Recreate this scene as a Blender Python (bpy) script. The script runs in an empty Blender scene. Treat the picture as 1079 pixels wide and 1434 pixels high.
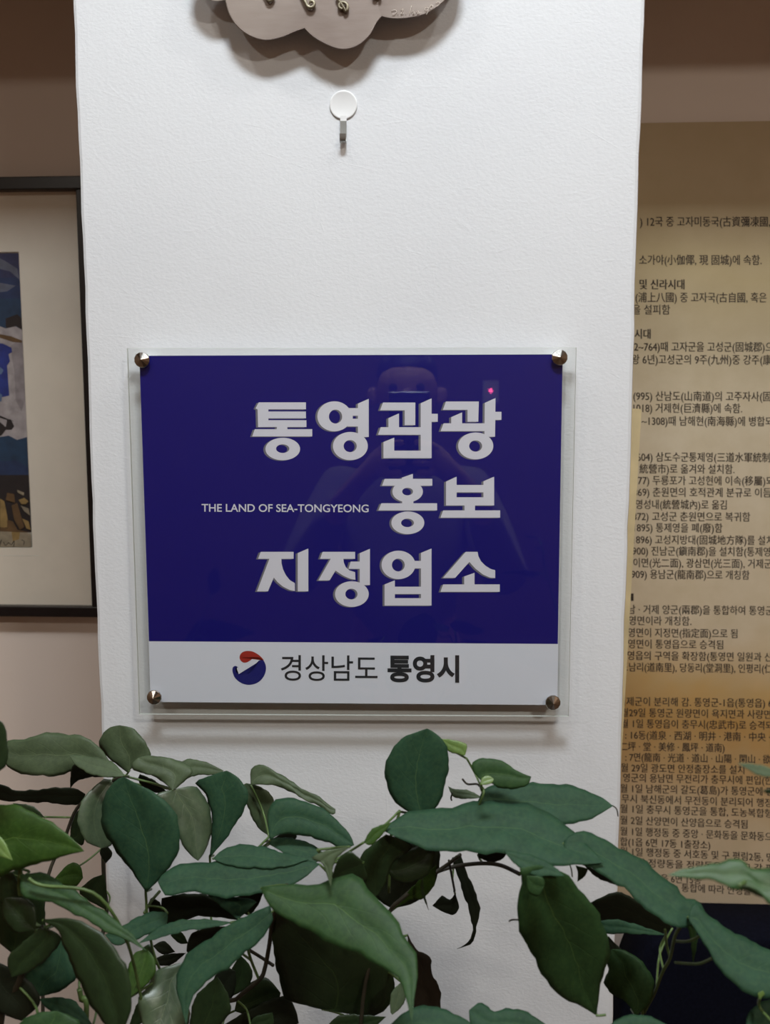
import bpy, bmesh, math, random, time
from mathutils import Vector, Matrix
random.seed(7)
S = bpy.context.scene
COL = S.collection
Z0 = 1.45                      # height of the sign's centre above the floor
YB = 0.50                      # how far the wall behind lies behind the pillar's face

# ---------------------------------------------------------------- camera
F = 1150.0
YAW, PITCH, ROLL = -0.0417975643, -0.105900313, -0.000467887907
CP = Vector((0.0657006586, -0.794788915, 0.102693756 + Z0))
_fw = Vector((math.sin(YAW)*math.cos(PITCH), math.cos(YAW)*math.cos(PITCH), math.sin(PITCH)))
_r = Vector((math.cos(YAW), -math.sin(YAW), 0)); _u = _r.cross(_fw)
CR = math.cos(ROLL)*_r + math.sin(ROLL)*_u
CU = -math.sin(ROLL)*_r + math.cos(ROLL)*_u
CF = _fw
cam = bpy.data.cameras.new('camera'); co = bpy.data.objects.new('camera', cam); COL.objects.link(co)
co.matrix_world = Matrix(((CR.x, CU.x, -CF.x, CP.x), (CR.y, CU.y, -CF.y, CP.y), (CR.z, CU.z, -CF.z, CP.z), (0, 0, 0, 1)))
cam.sensor_fit = 'HORIZONTAL'; cam.sensor_width = 36.0; cam.lens = 36.0*F/1079.0
cam.clip_start = 0.01; cam.clip_end = 50
cam.dof.use_dof = True; cam.dof.focus_distance = 0.79; cam.dof.aperture_fstop = 11.0
S.camera = co

# ---------------------------------------------------------------- world, lights, exposure
W = bpy.data.worlds.new('world'); S.world = W; W.use_nodes = True
W.node_tree.nodes['Background'].inputs[0].default_value = (0.9, 0.9, 1.0, 1)
W.node_tree.nodes['Background'].inputs[1].default_value = 0.0
S.view_settings.view_transform = 'Standard'; S.view_settings.look = 'None'
S.view_settings.exposure = 0.0; S.view_settings.gamma = 1.0; S.view_settings.use_curve_mapping = False

PANEL = (0.10, -0.85, 0.42, 0.22, 24.5)       # x, y, size x, size y, watts : the flat ceiling panel
LAMPS = [  # x, y, watts, radius, colour : downlights in the ceiling; the last two are unseen, added as warm fill
    (0.80, -0.55, 4.5, 0.06, (1.0, 0.96, 0.90)),
    (-0.62, -0.60, 3.0, 0.06, (1.0, 0.96, 0.90)),
    (1.30, -2.20, 26.0, 0.15, (1.0, 0.92, 0.80)),  # added fill to lift the ambient light, banner side
    (-1.25, -2.20, 11.0, 0.15, (1.0, 0.92, 0.80)),  # added fill to lift the ambient light, picture side
]
CEIL = 3.0

def px(u, v, Y):
    """the point of the plane y = Y that the photograph's pixel (u, v) shows"""
    d = CF + CR*((u-539.5)/F) - CU*((v-717.0)/F)
    return CP + d*((Y-CP.y)/d.y)

# ---------------------------------------------------------------- materials
def new_mat(name):
    m = bpy.data.materials.new(name); m.use_nodes = True
    nt = m.node_tree; b = nt.nodes['Principled BSDF']
    return m, nt, b
def N(nt, t, **kw):
    n = nt.nodes.new(t)
    for k, v in kw.items(): setattr(n, k, v)
    return n
def srgb(r, g, b):
    f = lambda c: ((c/255+0.055)/1.055)**2.4 if c/255 > 0.04045 else c/255/12.92
    return (f(r), f(g), f(b), 1)
def coords(nt, scale=(1, 1, 1), kind='Object', rot=(0, 0, 0)):
    tc = N(nt, 'ShaderNodeTexCoord'); mp = N(nt, 'ShaderNodeMapping')
    mp.inputs['Scale'].default_value = scale; mp.inputs['Rotation'].default_value = rot
    nt.links.new(tc.outputs[kind], mp.inputs[0]); return mp.outputs[0]
def noise(nt, vec, scale, detail=3, rough=0.5, dist=0.0):
    n = N(nt, 'ShaderNodeTexNoise'); n.inputs['Scale'].default_value = scale
    n.inputs['Detail'].default_value = detail; n.inputs['Roughness'].default_value = rough
    n.inputs['Distortion'].default_value = dist
    nt.links.new(vec, n.inputs['Vector']); return n.outputs['Fac']
def ramp(nt, fac, stops, interp='LINEAR'):
    r = N(nt, 'ShaderNodeValToRGB'); r.color_ramp.interpolation = interp
    e = r.color_ramp.elements; e[0].position = stops[0][0]; e[1].position = stops[-1][0]
    for p, c in stops[1:-1]: e.new(p)
    for i, (p, c) in enumerate(stops): e[i].color = c if len(c) == 4 else (*c, 1)
    nt.links.new(fac, r.inputs[0]); return r.outputs[0]
def mixc(nt, fac, a, b):
    m = N(nt, 'ShaderNodeMix', data_type='RGBA')
    if isinstance(fac, (int, float)): m.inputs[0].default_value = fac
    else: nt.links.new(fac, m.inputs[0])
    for i, c in ((6, a), (7, b)):
        if isinstance(c, tuple): m.inputs[i].default_value = c
        else: nt.links.new(c, m.inputs[i])
    return m.outputs[2]
def bump(nt, b, h, strength, dist=0.001, prev=None):
    n = N(nt, 'ShaderNodeBump'); n.inputs['Strength'].default_value = strength; n.inputs['Distance'].default_value = dist
    nt.links.new(h, n.inputs['Height'])
    if prev: nt.links.new(prev, n.inputs['Normal'])
    nt.links.new(n.outputs[0], b.inputs['Normal']); return n.outputs[0]
def math_n(nt, op, a, b=None, c=None):
    m = N(nt, 'ShaderNodeMath', operation=op)
    for i, x in enumerate((a, b, c)):
        if x is None: continue
        if isinstance(x, (int, float)): m.inputs[i].default_value = x
        else: nt.links.new(x, m.inputs[i])
    return m.outputs[0]
def simple(name, col, rough=0.5, metal=0.0, spec=0.5, nscale=None, namt=0.12, bscale=None, bstr=0.2):
    m, nt, b = new_mat(name)
    b.inputs['Roughness'].default_value = rough; b.inputs['Metallic'].default_value = metal
    b.inputs['Specular IOR Level'].default_value = spec
    v = coords(nt)
    if nscale:
        n = noise(nt, v, nscale, 4)
        dark = tuple(c*(1-namt) for c in col[:3])+(1,); lite = tuple(min(1, c*(1+namt)) for c in col[:3])+(1,)
        nt.links.new(ramp(nt, n, [(0.3, dark), (0.7, lite)]), b.inputs['Base Color'])
    else: b.inputs['Base Color'].default_value = col
    if bscale: bump(nt, b, noise(nt, v, bscale, 4), bstr)
    return m

def stucco():
    m, nt, b = new_mat('white_stucco_paint')
    v = coords(nt); vs = coords(nt, (1.0, 1.0, 1.6), rot=(0, 0.5, 0))
    n1 = noise(nt, v, 4.0, 3)
    nt.links.new(ramp(nt, n1, [(0.3, (0.775, 0.795, 0.83)), (0.7, (0.82, 0.84, 0.87))]), b.inputs['Base Color'])
    b.inputs['Roughness'].default_value = 0.55; b.inputs['Specular IOR Level'].default_value = 0.3
    h1 = noise(nt, vs, 260, 2, 0.5, 0.2); h2 = noise(nt, v, 90, 3, 0.5, 0.3); h3 = noise(nt, v, 14, 3, 0.5, 2.0)
    p = bump(nt, b, h1, 0.30, 0.0008)
    p = bump(nt, b, h2, 0.16, 0.0012, p)
    # a few thin wrinkles in the paper under the paint
    w = N(nt, 'ShaderNodeTexVoronoi', feature='DISTANCE_TO_EDGE'); w.inputs['Scale'].default_value = 7.0
    vw = coords(nt, (1.0, 1.0, 2.2), rot=(0, -0.6, 0)); nt.links.new(vw, w.inputs['Vector'])
    line = ramp(nt, w.outputs['Distance'], [(0.0, (1, 1, 1)), (0.008, (0, 0, 0))])
    mask = ramp(nt, h3, [(0.50, (0, 0, 0)), (0.66, (1, 1, 1))])
    lm = math_n(nt, 'MULTIPLY', line, mask)
    bump(nt, b, lm, 0.15, 0.0006, p)
    return m
M = {}
M['stucco'] = stucco()
M['wall'] = simple('cream_wall_paint', srgb(232, 216, 204), 0.7, nscale=3, namt=0.04, bscale=160, bstr=0.12)
M['ceil'] = simple('ceiling_paint', srgb(150, 132, 112), 0.8, nscale=3, namt=0.03)
M['brownwall'] = simple('brown_wall_panelling', srgb(128, 100, 76), 0.6, nscale=6, namt=0.1)
M['floor'] = simple('dark_wood_floor', srgb(86, 62, 44), 0.4, nscale=14, namt=0.3)
M['black'] = simple('black_frame_lacquer', srgb(26, 21, 22), 0.35, nscale=60, namt=0.2)
M['steel'] = simple('polished_steel', (0.62, 0.60, 0.57, 1), 0.16, 1.0, nscale=300, namt=0.1)
M['hooksteel'] = simple('dull_steel', (0.42, 0.42, 0.40, 1), 0.35, 0.9)
M['plastic'] = simple('clear_white_plastic', (0.86, 0.87, 0.88, 1), 0.3, nscale=60, namt=0.02)
M['paper_white'] = simple('white_print_paper', srgb(222, 226, 238), 0.6)
M['paper_blue'] = simple('blue_print_ink', (0.008, 0.006, 0.165, 1), 0.55, spec=0.2)
M['ink_white'] = simple('white_letter_ink', srgb(222, 222, 234), 0.6)
M['ink_grey'] = simple('grey_letter_shade_ink', srgb(112, 112, 122), 0.6)
M['ink_black'] = simple('black_letter_ink', srgb(34, 36, 42), 0.6)
M['ink_red'] = simple('red_emblem_ink', srgb(165, 42, 30), 0.6)
M['ink_navy'] = simple('navy_emblem_ink', srgb(24, 26, 112), 0.6)
M['ink_brown'] = simple('brown_black_banner_ink', srgb(58, 46, 38), 0.8)
M['mat'] = simple('mat_board', srgb(232, 220, 204), 0.85, nscale=40, namt=0.02)
M['bevelmat'] = simple('mat_bevel_core', srgb(232, 226, 214), 0.8)
M['lamp_trim'] = simple('lamp_trim', srgb(230, 230, 228), 0.4)
M['bamboo'] = simple('pale_bamboo', srgb(222, 204, 160), 0.5, nscale=30, namt=0.1)
M['navy'] = simple('navy_upholstery', srgb(15, 17, 29), 0.95, spec=0.08, nscale=200, namt=0.25, bscale=900, bstr=0.4)
M['legwood'] = simple('dark_chair_wood', srgb(50, 34, 24), 0.4, nscale=30, namt=0.25)

def sheet_mat(name, tint, f0=0.04, mul=1.0, rough=0.0):
    m = bpy.data.materials.new(name); m.use_nodes = True; nt = m.node_tree; nt.nodes.clear()
    out = N(nt, 'ShaderNodeOutputMaterial'); mix = N(nt, 'ShaderNodeMixShader')
    tr = N(nt, 'ShaderNodeBsdfTransparent'); tr.inputs[0].default_value = tint
    gl = N(nt, 'ShaderNodeBsdfGlossy'); gl.inputs['Roughness'].default_value = rough
    g = N(nt, 'ShaderNodeNewGeometry'); dp = N(nt, 'ShaderNodeVectorMath', operation='DOT_PRODUCT')
    nt.links.new(g.outputs['Normal'], dp.inputs[0]); nt.links.new(g.outputs['Incoming'], dp.inputs[1])
    a = math_n(nt, 'ABSOLUTE', dp.outputs['Value']); q = math_n(nt, 'SUBTRACT', 1.0, a); q = math_n(nt, 'POWER', q, 5.0)
    fr = math_n(nt, 'MULTIPLY_ADD', q, 1-f0, f0); fr = math_n(nt, 'MULTIPLY', fr, mul)
    nt.links.new(fr, mix.inputs[0]); nt.links.new(tr.outputs[0], mix.inputs[1]); nt.links.new(gl.outputs[0], mix.inputs[2])
    nt.links.new(mix.outputs[0], out.inputs[0]); return m
M['acrylic'] = sheet_mat('clear_acrylic', (0.988, 0.992, 0.988, 1), mul=0.75)
M['acrylic_rear'] = sheet_mat('clear_acrylic_rear', (0.988, 0.992, 0.988, 1), mul=0.25)
M['glass'] = sheet_mat('picture_glass', (0.98, 0.985, 0.98, 1))
def edge_mat():
    m = bpy.data.materials.new('sawn_acrylic_edge'); m.use_nodes = True; nt = m.node_tree; nt.nodes.clear()
    out = N(nt, 'ShaderNodeOutputMaterial'); mx = N(nt, 'ShaderNodeMixShader'); mx.inputs[0].default_value = 0.82
    tr = N(nt, 'ShaderNodeBsdfTransparent'); tr.inputs[0].default_value = (0.80, 0.84, 0.80, 1)
    df = N(nt, 'ShaderNodeBsdfTranslucent'); df.inputs[0].default_value = (0.80, 0.84, 0.80, 1)
    d2 = N(nt, 'ShaderNodeBsdfDiffuse'); d2.inputs[0].default_value = (0.80, 0.84, 0.80, 1)
    m2 = N(nt, 'ShaderNodeMixShader')
    nt.links.new(df.outputs[0], m2.inputs[1]); nt.links.new(d2.outputs[0], m2.inputs[2])
    nt.links.new(tr.outputs[0], mx.inputs[1]); nt.links.new(m2.outputs[0], mx.inputs[2]); nt.links.new(mx.outputs[0], out.inputs[0])
    return m
M['acrylic_edge'] = edge_mat()

# ---------------------------------------------------------------- mesh helpers
def link(name, mesh, mats, parent=None, smooth=False):
    o = bpy.data.objects.new(name, mesh); COL.objects.link(o)
    for m in (mats if isinstance(mats, (list, tuple)) else [mats]): mesh.materials.append(m)
    if smooth:
        for p in mesh.polygons: p.use_smooth = True
    if parent: o.parent = parent; o.matrix_parent_inverse = parent.matrix_world.inverted() if False else Matrix.Translation(-parent.location)
    return o
def from_bm(name, bm, mats, parent=None, smooth=False):
    bmesh.ops.recalc_face_normals(bm, faces=bm.faces[:])
    me = bpy.data.meshes.new(name); bm.to_mesh(me); bm.free()
    return link(name, me, mats, parent, smooth)
def raw(name, verts, faces, mats, parent=None, smooth=False, fm=None):
    me = bpy.data.meshes.new(name); me.from_pydata([tuple(v) for v in verts], [], faces)
    if fm: me.polygons.foreach_set('material_index', fm)
    return link(name, me, mats, parent, smooth)
def box_bm(bm, lo, hi, bev=0.0, seg=2):
    lo = Vector(lo); hi = Vector(hi)
    r = bmesh.ops.create_cube(bm, size=1.0)
    for v in r['verts']: v.co = Vector(((lo+hi)/2)) + Vector((v.co.x*(hi-lo).x, v.co.y*(hi-lo).y, v.co.z*(hi-lo).z))
    if bev:
        es = list({e for v in r['verts'] for e in v.link_edges})
        bmesh.ops.bevel(bm, geom=es, offset=bev, segments=seg, profile=0.5, affect='EDGES')
def box(name, lo, hi, mat, parent=None, bev=0.0, seg=2, smooth=False):
    bm = bmesh.new(); box_bm(bm, lo, hi, bev, seg); return from_bm(name, bm, mat, parent, smooth)
def thing(name, loc, label, cat, group=None):
    o = bpy.data.objects.new(name, None); COL.objects.link(o); o.location = loc; o.empty_display_size = 0.02
    o['label'] = label; o['category'] = cat
    if group: o['group'] = group
    return o
def tag(o, label, cat, group=None):
    o['label'] = label; o['category'] = cat
    if group: o['group'] = group
    return o
def structure(o): o['kind'] = 'structure'; return o
def catmull(P, n=6, closed=False):
    P = [Vector(p) for p in P]; out = []; k = len(P)
    rng = range(k) if closed else range(k-1)
    for i in rng:
        if closed: a, b, c, d = P[i-1], P[i], P[(i+1) % k], P[(i+2) % k]
        else: a, b, c, d = P[max(i-1, 0)], P[i], P[i+1], P[min(i+2, k-1)]
        for j in range(n):
            t = j/n
            out.append(0.5*((2*b)+(c-a)*t+(2*a-5*b+4*c-d)*t*t+(3*b-a-3*c+d)*t*t*t))
    if not closed: out.append(P[-1])
    return out
def resample(P, n):
    L = [0.0]
    for a, b in zip(P, P[1:]): L.append(L[-1]+(b-a).length)
    out = []; j = 0
    for i in range(n):
        s = L[-1]*i/(n-1)
        while j < len(P)-2 and L[j+1] < s: j += 1
        d = L[j+1]-L[j]; t = 0 if d < 1e-9 else (s-L[j])/d
        out.append(P[j].lerp(P[j+1], min(max(t, 0), 1)))
    return out
def tube_bm(bm, P, R, seg=7, cap=True):
    P = [Vector(p) for p in P]; rings = []; up = Vector((0.13, 0.21, 0.97)); n = len(P)
    for i, p in enumerate(P):
        t = (P[min(i+1, n-1)]-P[max(i-1, 0)]).normalized()
        a = up.cross(t)
        if a.length < 1e-3: a = Vector((1, 0, 0)).cross(t)
        a.normalize(); b = t.cross(a); up = b
        r = R[i] if isinstance(R, (list, tuple)) else R
        rings.append([bm.verts.new(p+a*(r*math.cos(2*math.pi*k/seg))+b*(r*math.sin(2*math.pi*k/seg))) for k in range(seg)])
    for A, B in zip(rings, rings[1:]):
        for k in range(seg): bm.faces.new((A[k], A[(k+1) % seg], B[(k+1) % seg], B[k]))
    if cap: bm.faces.new(rings[0][::-1]); bm.faces.new(rings[-1])
def tube(name, P, R, mat, parent=None, seg=7):
    bm = bmesh.new(); tube_bm(bm, P, R, seg); return from_bm(name, bm, mat, parent, True)
def lathe(name, prof, origin, axis, mat, parent=None, seg=32, smooth=True):
    """prof: list of (radius, distance along axis)"""
    ax = Vector(axis).normalized(); a = ax.orthogonal().normalized(); b = ax.cross(a); o = Vector(origin)
    vs = []; fs = []
    for r, d in prof:
        for k in range(seg):
            t = 2*math.pi*k/seg; vs.append(o+ax*d+a*(r*math.cos(t))+b*(r*math.sin(t)))
    for i in range(len(prof)-1):
        for k in range(seg):
            fs.append((i*seg+k, i*seg+(k+1) % seg, (i+1)*seg+(k+1) % seg, (i+1)*seg+k))
    bm = bmesh.new(); V = [bm.verts.new(v) for v in vs]
    for f in fs: bm.faces.new([V[i] for i in f])
    bmesh.ops.remove_doubles(bm, verts=bm.verts[:], dist=1e-6)
    return from_bm(name, bm, mat, parent, smooth)

# ---------------------------------------------------------------- the room
XL, XR = px(100.7, 0, 0).x, px(905.5, 0, 0).x      # pillar edges (refined just below)
XL, XR = -0.258221922, 0.268131872
RX0, RX1, RY0 = -1.9, 2.1, -3.4
structure(box('floor', (RX0, RY0, -0.1), (RX1, YB+0.1, 0), M['floor']))
structure(box('ceiling', (RX0, RY0, CEIL), (RX1, YB+0.1, CEIL+0.1), M['ceil']))
structure(box('wall_back', (RX0, YB, 0), (RX1, YB+0.1, CEIL), M['wall']))
structure(box('wall_left', (RX0-0.1, RY0, 0), (RX0, YB+0.1, CEIL), M['brownwall']))
structure(box('wall_right', (RX1, RY0, 0), (RX1+0.1, YB+0.1, CEIL), M['brownwall']))
structure(box('wall_front', (RX0, RY0-0.1, 0), (RX1, RY0, CEIL), M['brownwall']))
ZS = 2.235
structure(box('ceiling_soffit', (RX0, 0.03, ZS), (RX1, YB, CEIL), M['ceil']))
def pillar():
    # a rendered pillar with slightly uneven arrises
    bm = bmesh.new(); nz = 130; rnd = random.Random(3)
    rows = []
    def wob(s, i): return 0.0004*math.sin(i*0.37+s)+0.0003*math.sin(i*1.3+2*s)+rnd.uniform(-0.0004, 0.0004)
    for i in range(nz+1):
        z = CEIL*i/nz; a = wob(0, i); b = wob(2, i); r = 0.004
        pts = [(XL+a, YB), (XL+a, r), (XL+a+r*0.3, r*0.3), (XL+a+r, 0), (XL+0.05, 0), ((XL+XR)/2, 0), (XR-0.05, 0),
               (XR+b-r, 0), (XR+b-r*0.3, r*0.3), (XR+b, r), (XR+b, YB)]
        rows.append([bm.verts.new((x, y, z)) for x, y in pts])
    for A, B in zip(rows, rows[1:]):
        for k in range(len(A)-1): bm.faces.new((A[k], A[k+1], B[k+1], B[k]))
    o = from_bm('wall_pillar', bm, M['stucco']); return structure(o)
pillar()

# lamps (downlights with their own light)
def downlight(i, x, y, w, rad, lc):
    t = thing('ceiling_downlight', (x, y, CEIL), ['round recessed downlight in the ceiling towards the framed picture', 'round recessed downlight in the ceiling towards the history banner', 'added warm fill lamp at the back of the room, on the banner side', 'added warm fill lamp at the back of the room, on the picture side'][i], 'light', 'ceiling downlights')
    lathe('trim_ring', [(rad*1.0, -0.001), (rad*1.0, -0.004), (rad*1.35, -0.004), (rad*1.4, 0.0)], (x, y, CEIL), (0, 0, 1), M['lamp_trim'], t)
    m, nt, b = new_mat('downlight_diffuser'); b.inputs['Base Color'].default_value = (0.9, 0.9, 0.9, 1)
    b.inputs['Emission Color'].default_value = (1.0, 0.97, 0.92, 1); b.inputs['Emission Strength'].default_value = 12.0
    lathe('diffuser', [(0.0, -0.0015), (rad*0.99, -0.0015)], (x, y, CEIL), (0, 0, 1), m, t)
    L = bpy.data.lights.new('downlight_beam', 'AREA'); L.shape = 'DISK'; L.size = rad*2; L.energy = w; L.color = lc
    lo = bpy.data.objects.new('downlight_beam', L); COL.objects.link(lo); lo.location = (x, y, CEIL-0.008)
    lo.parent = t; lo.matrix_parent_inverse = Matrix.Translation(-t.location)
for i, l in enumerate(LAMPS): downlight(i, *l)
def panel_light(x, y, sx, sy, w):
    t = thing('ceiling_panel_light', (x, y, CEIL), 'rectangular white panel light on the ceiling before the pillar', 'light')
    for nm, a, b in (('frame_bar', (-sx/2-.02, -sy/2-.02), (sx/2+.02, -sy/2)), ('frame_bar', (-sx/2-.02, sy/2), (sx/2+.02, sy/2+.02)),
                     ('frame_bar', (-sx/2-.02, -sy/2), (-sx/2, sy/2)), ('frame_bar', (sx/2, -sy/2), (sx/2+.02, sy/2))):
        box(nm, (x+a[0], y+a[1], CEIL-.012), (x+b[0], y+b[1], CEIL-.0005), M['lamp_trim'], t)
    m, nt, b = new_mat('panel_diffuser'); b.inputs['Emission Color'].default_value = (0.96, 0.98, 1.0, 1); b.inputs['Emission Strength'].default_value = 8.0
    box('diffuser', (x-sx/2, y-sy/2, CEIL-.006), (x+sx/2, y+sy/2, CEIL-.001), m, t)
    L = bpy.data.lights.new('panel_beam', 'AREA'); L.shape = 'RECTANGLE'; L.size = sx; L.size_y = sy; L.energy = w; L.color = (0.88, 0.955, 1.0)
    lo = bpy.data.objects.new('panel_beam', L); COL.objects.link(lo); lo.location = (x, y, CEIL-0.014)
    lo.parent = t; lo.matrix_parent_inverse = Matrix.Translation(-t.location)
panel_light(*PANEL)

# ---------------------------------------------------------------- flat print helpers
def flat(name, polys, mat, Y, parent, org=(0, 0), sc=1.0, off=(0, 0), step=0.00002):
    """polygons and rings traced as print on the plane y = Y, each a hair before the last"""
    vs = []; fs = []
    y = Y
    for p in polys:
        y -= step
        if p[0] == 'R':
            _, cx, cy, rx, ry, hx, hy, qx, qy = p; n = 40; b = len(vs)
            for (X, Yc, a, c) in ((cx, cy, rx, ry), (hx, hy, qx, qy)):
                for k in range(n):
                    t = 2*math.pi*k/n
                    # slightly squared bowls, as in heavy display lettering
                    vs.append(px(org[0]+(X+a*math.cos(t))/sc+off[0], org[1]+(Yc+c*math.sin(t))/sc+off[1], y))
            for k in range(n): fs.append((b+k, b+(k+1) % n, b+n+(k+1) % n, b+n+k))
        else:
            b = len(vs); bm = bmesh.new()
            vv = [bm.verts.new(px(org[0]+X/sc+off[0], org[1]+Yc/sc+off[1], y)) for X, Yc in p]
            f = bm.faces.new(vv); bmesh.ops.triangulate(bm, faces=[f])
            bm.verts.index_update()
            vs += [v.co.copy() for v in bm.verts]; fs += [tuple(b+v.index for v in f.verts) for f in bm.faces]; bm.free()
    bm = bmesh.new(); V = [bm.verts.new(v) for v in vs]
    for f in fs:
        F_ = bm.faces.new([V[i] for i in f])
        F_.normal_update()
        if F_.normal.y > 0: F_.normal_flip()
    me = bpy.data.meshes.new(name); bm.to_mesh(me); bm.free()
    return link(name, me, mat, parent)
JOBS = []
def print_text(name, rows, Y, mat, parent, res=3):
    """rows: (text, x0, x1, y centre, em in pixels, slope, weight) set as flat print on the plane y = Y"""
    JOBS.append((name, rows, Y, mat, parent, res))
def set_all_text():
    # all rows of one weight are set as lines of one text block, then each line is laid out on its own
    tab = {}; objs = []
    for name, rows, Y, mat, parent, res in JOBS:
        for r in rows: tab.setdefault((max(r[6], 0), res), []).append(r[0])
    for (wt, res), lines in tab.items():
        lines[:] = list(dict.fromkeys(lines))
        c = bpy.data.curves.new('lettering', 'FONT'); c.body = '\n'.join(lines); c.offset = wt; c.resolution_u = res; c.space_line = 2.0
        o = bpy.data.objects.new('lettering', c); COL.objects.link(o); objs.append((o, (wt, res), lines))
    bpy.context.view_layer.update(); dg = bpy.context.evaluated_depsgraph_get(); cut = {}
    for o, key, lines in objs:
        me = bpy.data.meshes.new_from_object(o.evaluated_get(dg)); row = [round((0.36-v.co.y)/2.0) for v in me.vertices]
        for i, s in enumerate(lines): cut[key+(s,)] = ([], [])
        idx = {}
        for v, k in zip(me.vertices, row):
            L = cut[key+(lines[k],)][0]; idx[v.index] = len(L); L.append((v.co.x, v.co.y+2.0*k))
        for p in me.polygons: cut[key+(lines[row[p.vertices[0]]],)][1].append(tuple(idx[i] for i in p.vertices))
        bpy.data.meshes.remove(me); c = o.data; bpy.data.objects.remove(o); bpy.data.curves.remove(c)
    for name, rows, Y, mat, parent, res in JOBS:
        vs = []; fs = []
        for (s, x0, x1, yc, em_, sl_, wt) in rows:
            V, P = cut[(max(wt, 0), res, s)]; a = min(x for x, y in V); b = max(x for x, y in V); base = len(vs)
            for c in range(int(-wt) if wt < 0 else 1):      # a second and third strike, a hair aside, thickens the print
                base = len(vs)
                for x, y in V:
                    u = x0+(x-a)/(b-a)*(x1-x0); vs.append(px(u+0.42*c, yc-(y-0.36)*em_+sl_*(u-x0)+(0.2 if c == 1 else 0), Y-0.00003*c))
                fs += [tuple(base+i for i in p) for p in P]
        raw(name, vs, fs, mat, parent)

# ---------------------------------------------------------------- the acrylic sign
YF, YP, YK = -0.0200, -0.0168, -0.0136          # front face, print, back face of the sandwich
def slab(name, q, y0, y1, mats, parent):
    """q: four pixels (TL TR BR BL) of the face at y0; thickness back to y1; material 1 on the sawn edges"""
    a = [px(u, v, y0) for u, v in q]; b = [Vector((p.x, y1, p.z)) for p in a]
    return raw(name, a+b, [(0, 1, 2, 3), (7, 6, 5, 4), (0, 4, 5, 1), (1, 5, 6, 2), (2, 6, 7, 3), (3, 7, 4, 0)], mats, parent, fm=[0, 0, 1, 1, 1, 1])
sign = thing('wall_sign', px(492, 745, 0), 'clear acrylic sign with dark blue Korean lettered print, screwed to the white pillar', 'sign')
ACQ = [(178, 487.5), (807.8, 486.5), (797, 1003.5), (195, 1000.5)]
slab('acrylic_front_sheet', ACQ, YF, YP-0.0004, [M['acrylic'], M['acrylic_edge']], sign)
slab('acrylic_back_sheet', ACQ, YP+0.0004, YK, [M['acrylic_rear'], M['acrylic_edge']], sign)
PAP = [(195.3, 498.2), (788.5, 496.2), (781, 987.3), (211, 983)]
pp = slab('print_sheet', PAP, YP, YP+0.0003, [M['paper_white'], M['paper_white']], sign); pp['label'] = 'white printed sheet between the acrylic sheets'
flat('blue_field', [[(195.3, 498.2), (788.5, 496.2), (781.7, 901.8), (208.7, 898)]], M['paper_blue'], YP, sign)['label'] = 'dark blue printed field'
G = []   # (origin, polygons)
G.append(((345, 550), [[(190,145),(903,145),(903,250),(170,250),(140,238)], [(172,240),(335,240),(335,518),(180,518)], [(330,283),(903,283),(903,386),(330,386)],
    [(330,415),(910,415),(910,518),(330,518)], [(465,510),(620,510),(625,556),(460,556)], [(130,550),(998,550),(998,660),(90,660)],
    ('R',553,850,262,170,552,845,100,65)]))
G.append(((435, 550), [('R',363,356,258,227,380,360,100,105), [(575,232),(720,232),(720,347),(570,347)], [(600,393),(720,393),(720,510),(560,510)],
    [(560,340),(640,340),(640,400),(560,400)], [(718,165),(882,92),(882,668),(718,668)], ('R',604,805,264,213,601,806,99,91)]))
G.append(((520, 550), [[(180,148),(668,148),(668,265),(135,265)], [(508,250),(668,250),(668,490),(508,490)], [(262,385),(422,312),(422,525),(262,525)], [(145,520),(760,520),(760,635),(105,635)],
    [(750,160),(915,85),(915,988),(750,988)], [(900,318),(1008,318),(1008,438),(900,438)], [(187,745),(350,678),(350,988),(187,988)], [(340,875),(760,875),(760,988),(340,988)]]))
G.append(((610, 550), [[(160,132),(658,132),(655,258),(115,258)], [(487,245),(655,245),(650,438),(487,438)], [(240,370),(405,297),(405,470),(240,470)], [(125,462),(750,462),(750,580),(80,580)],
    [(748,155),(910,80),(903,665),(742,665)], [(900,288),(1000,288),(1000,410),(900,410)], ('R',611,803,266,203,610,805,98,85)]))
G.append(((520, 655), [[(205,168),(925,168),(925,272),(165,272)], [(465,175),(465,150),(632,92),(632,175)], ('R',553,360,231,160,552,360,82,57),
    [(470,500),(640,500),(640,542),(470,542)], [(155,537),(998,537),(998,645),(110,645)], ('R',556,832,249,171,551,833,97,64)]))
G.append(((610, 655), [[(162,210),(322,135),(322,570),(162,570)], [(728,205),(890,135),(890,570),(728,570)], [(310,260),(740,260),(740,372),(310,372)],
    [(310,447),(740,447),(740,570),(310,570)], [(442,560),(600,560),(600,650),(442,650)], [(118,645),(980,645),(980,755),(78,755)]]))
G.append(((350, 760), [[(165,138),(663,138),(663,243),(125,243)], [(298,240),(440,240),(400,440),(362,530),(275,735),(110,735)],
    [(400,240),(478,240),(480,310),(502,400),(545,490),(605,565),(682,612),(682,732),(600,712),(500,662),(420,595),(362,525),(345,400)],
    [(725,158),(885,88),(885,735),(725,735)]]))
G.append(((435, 760), [[(185,138),(675,138),(675,243),(145,243)], [(308,240),(460,240),(420,360),(375,425),(290,570),(120,570)],
    [(400,240),(497,240),(505,300),(535,370),(590,418),(675,445),(680,562),(600,545),(500,500),(430,455),(378,420),(370,330)],
    [(608,285),(760,285),(760,395),(575,395)], [(745,160),(900,92),(900,640),(745,640)], ('R',627,776,255,194,620,776,92,81)]))
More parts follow.
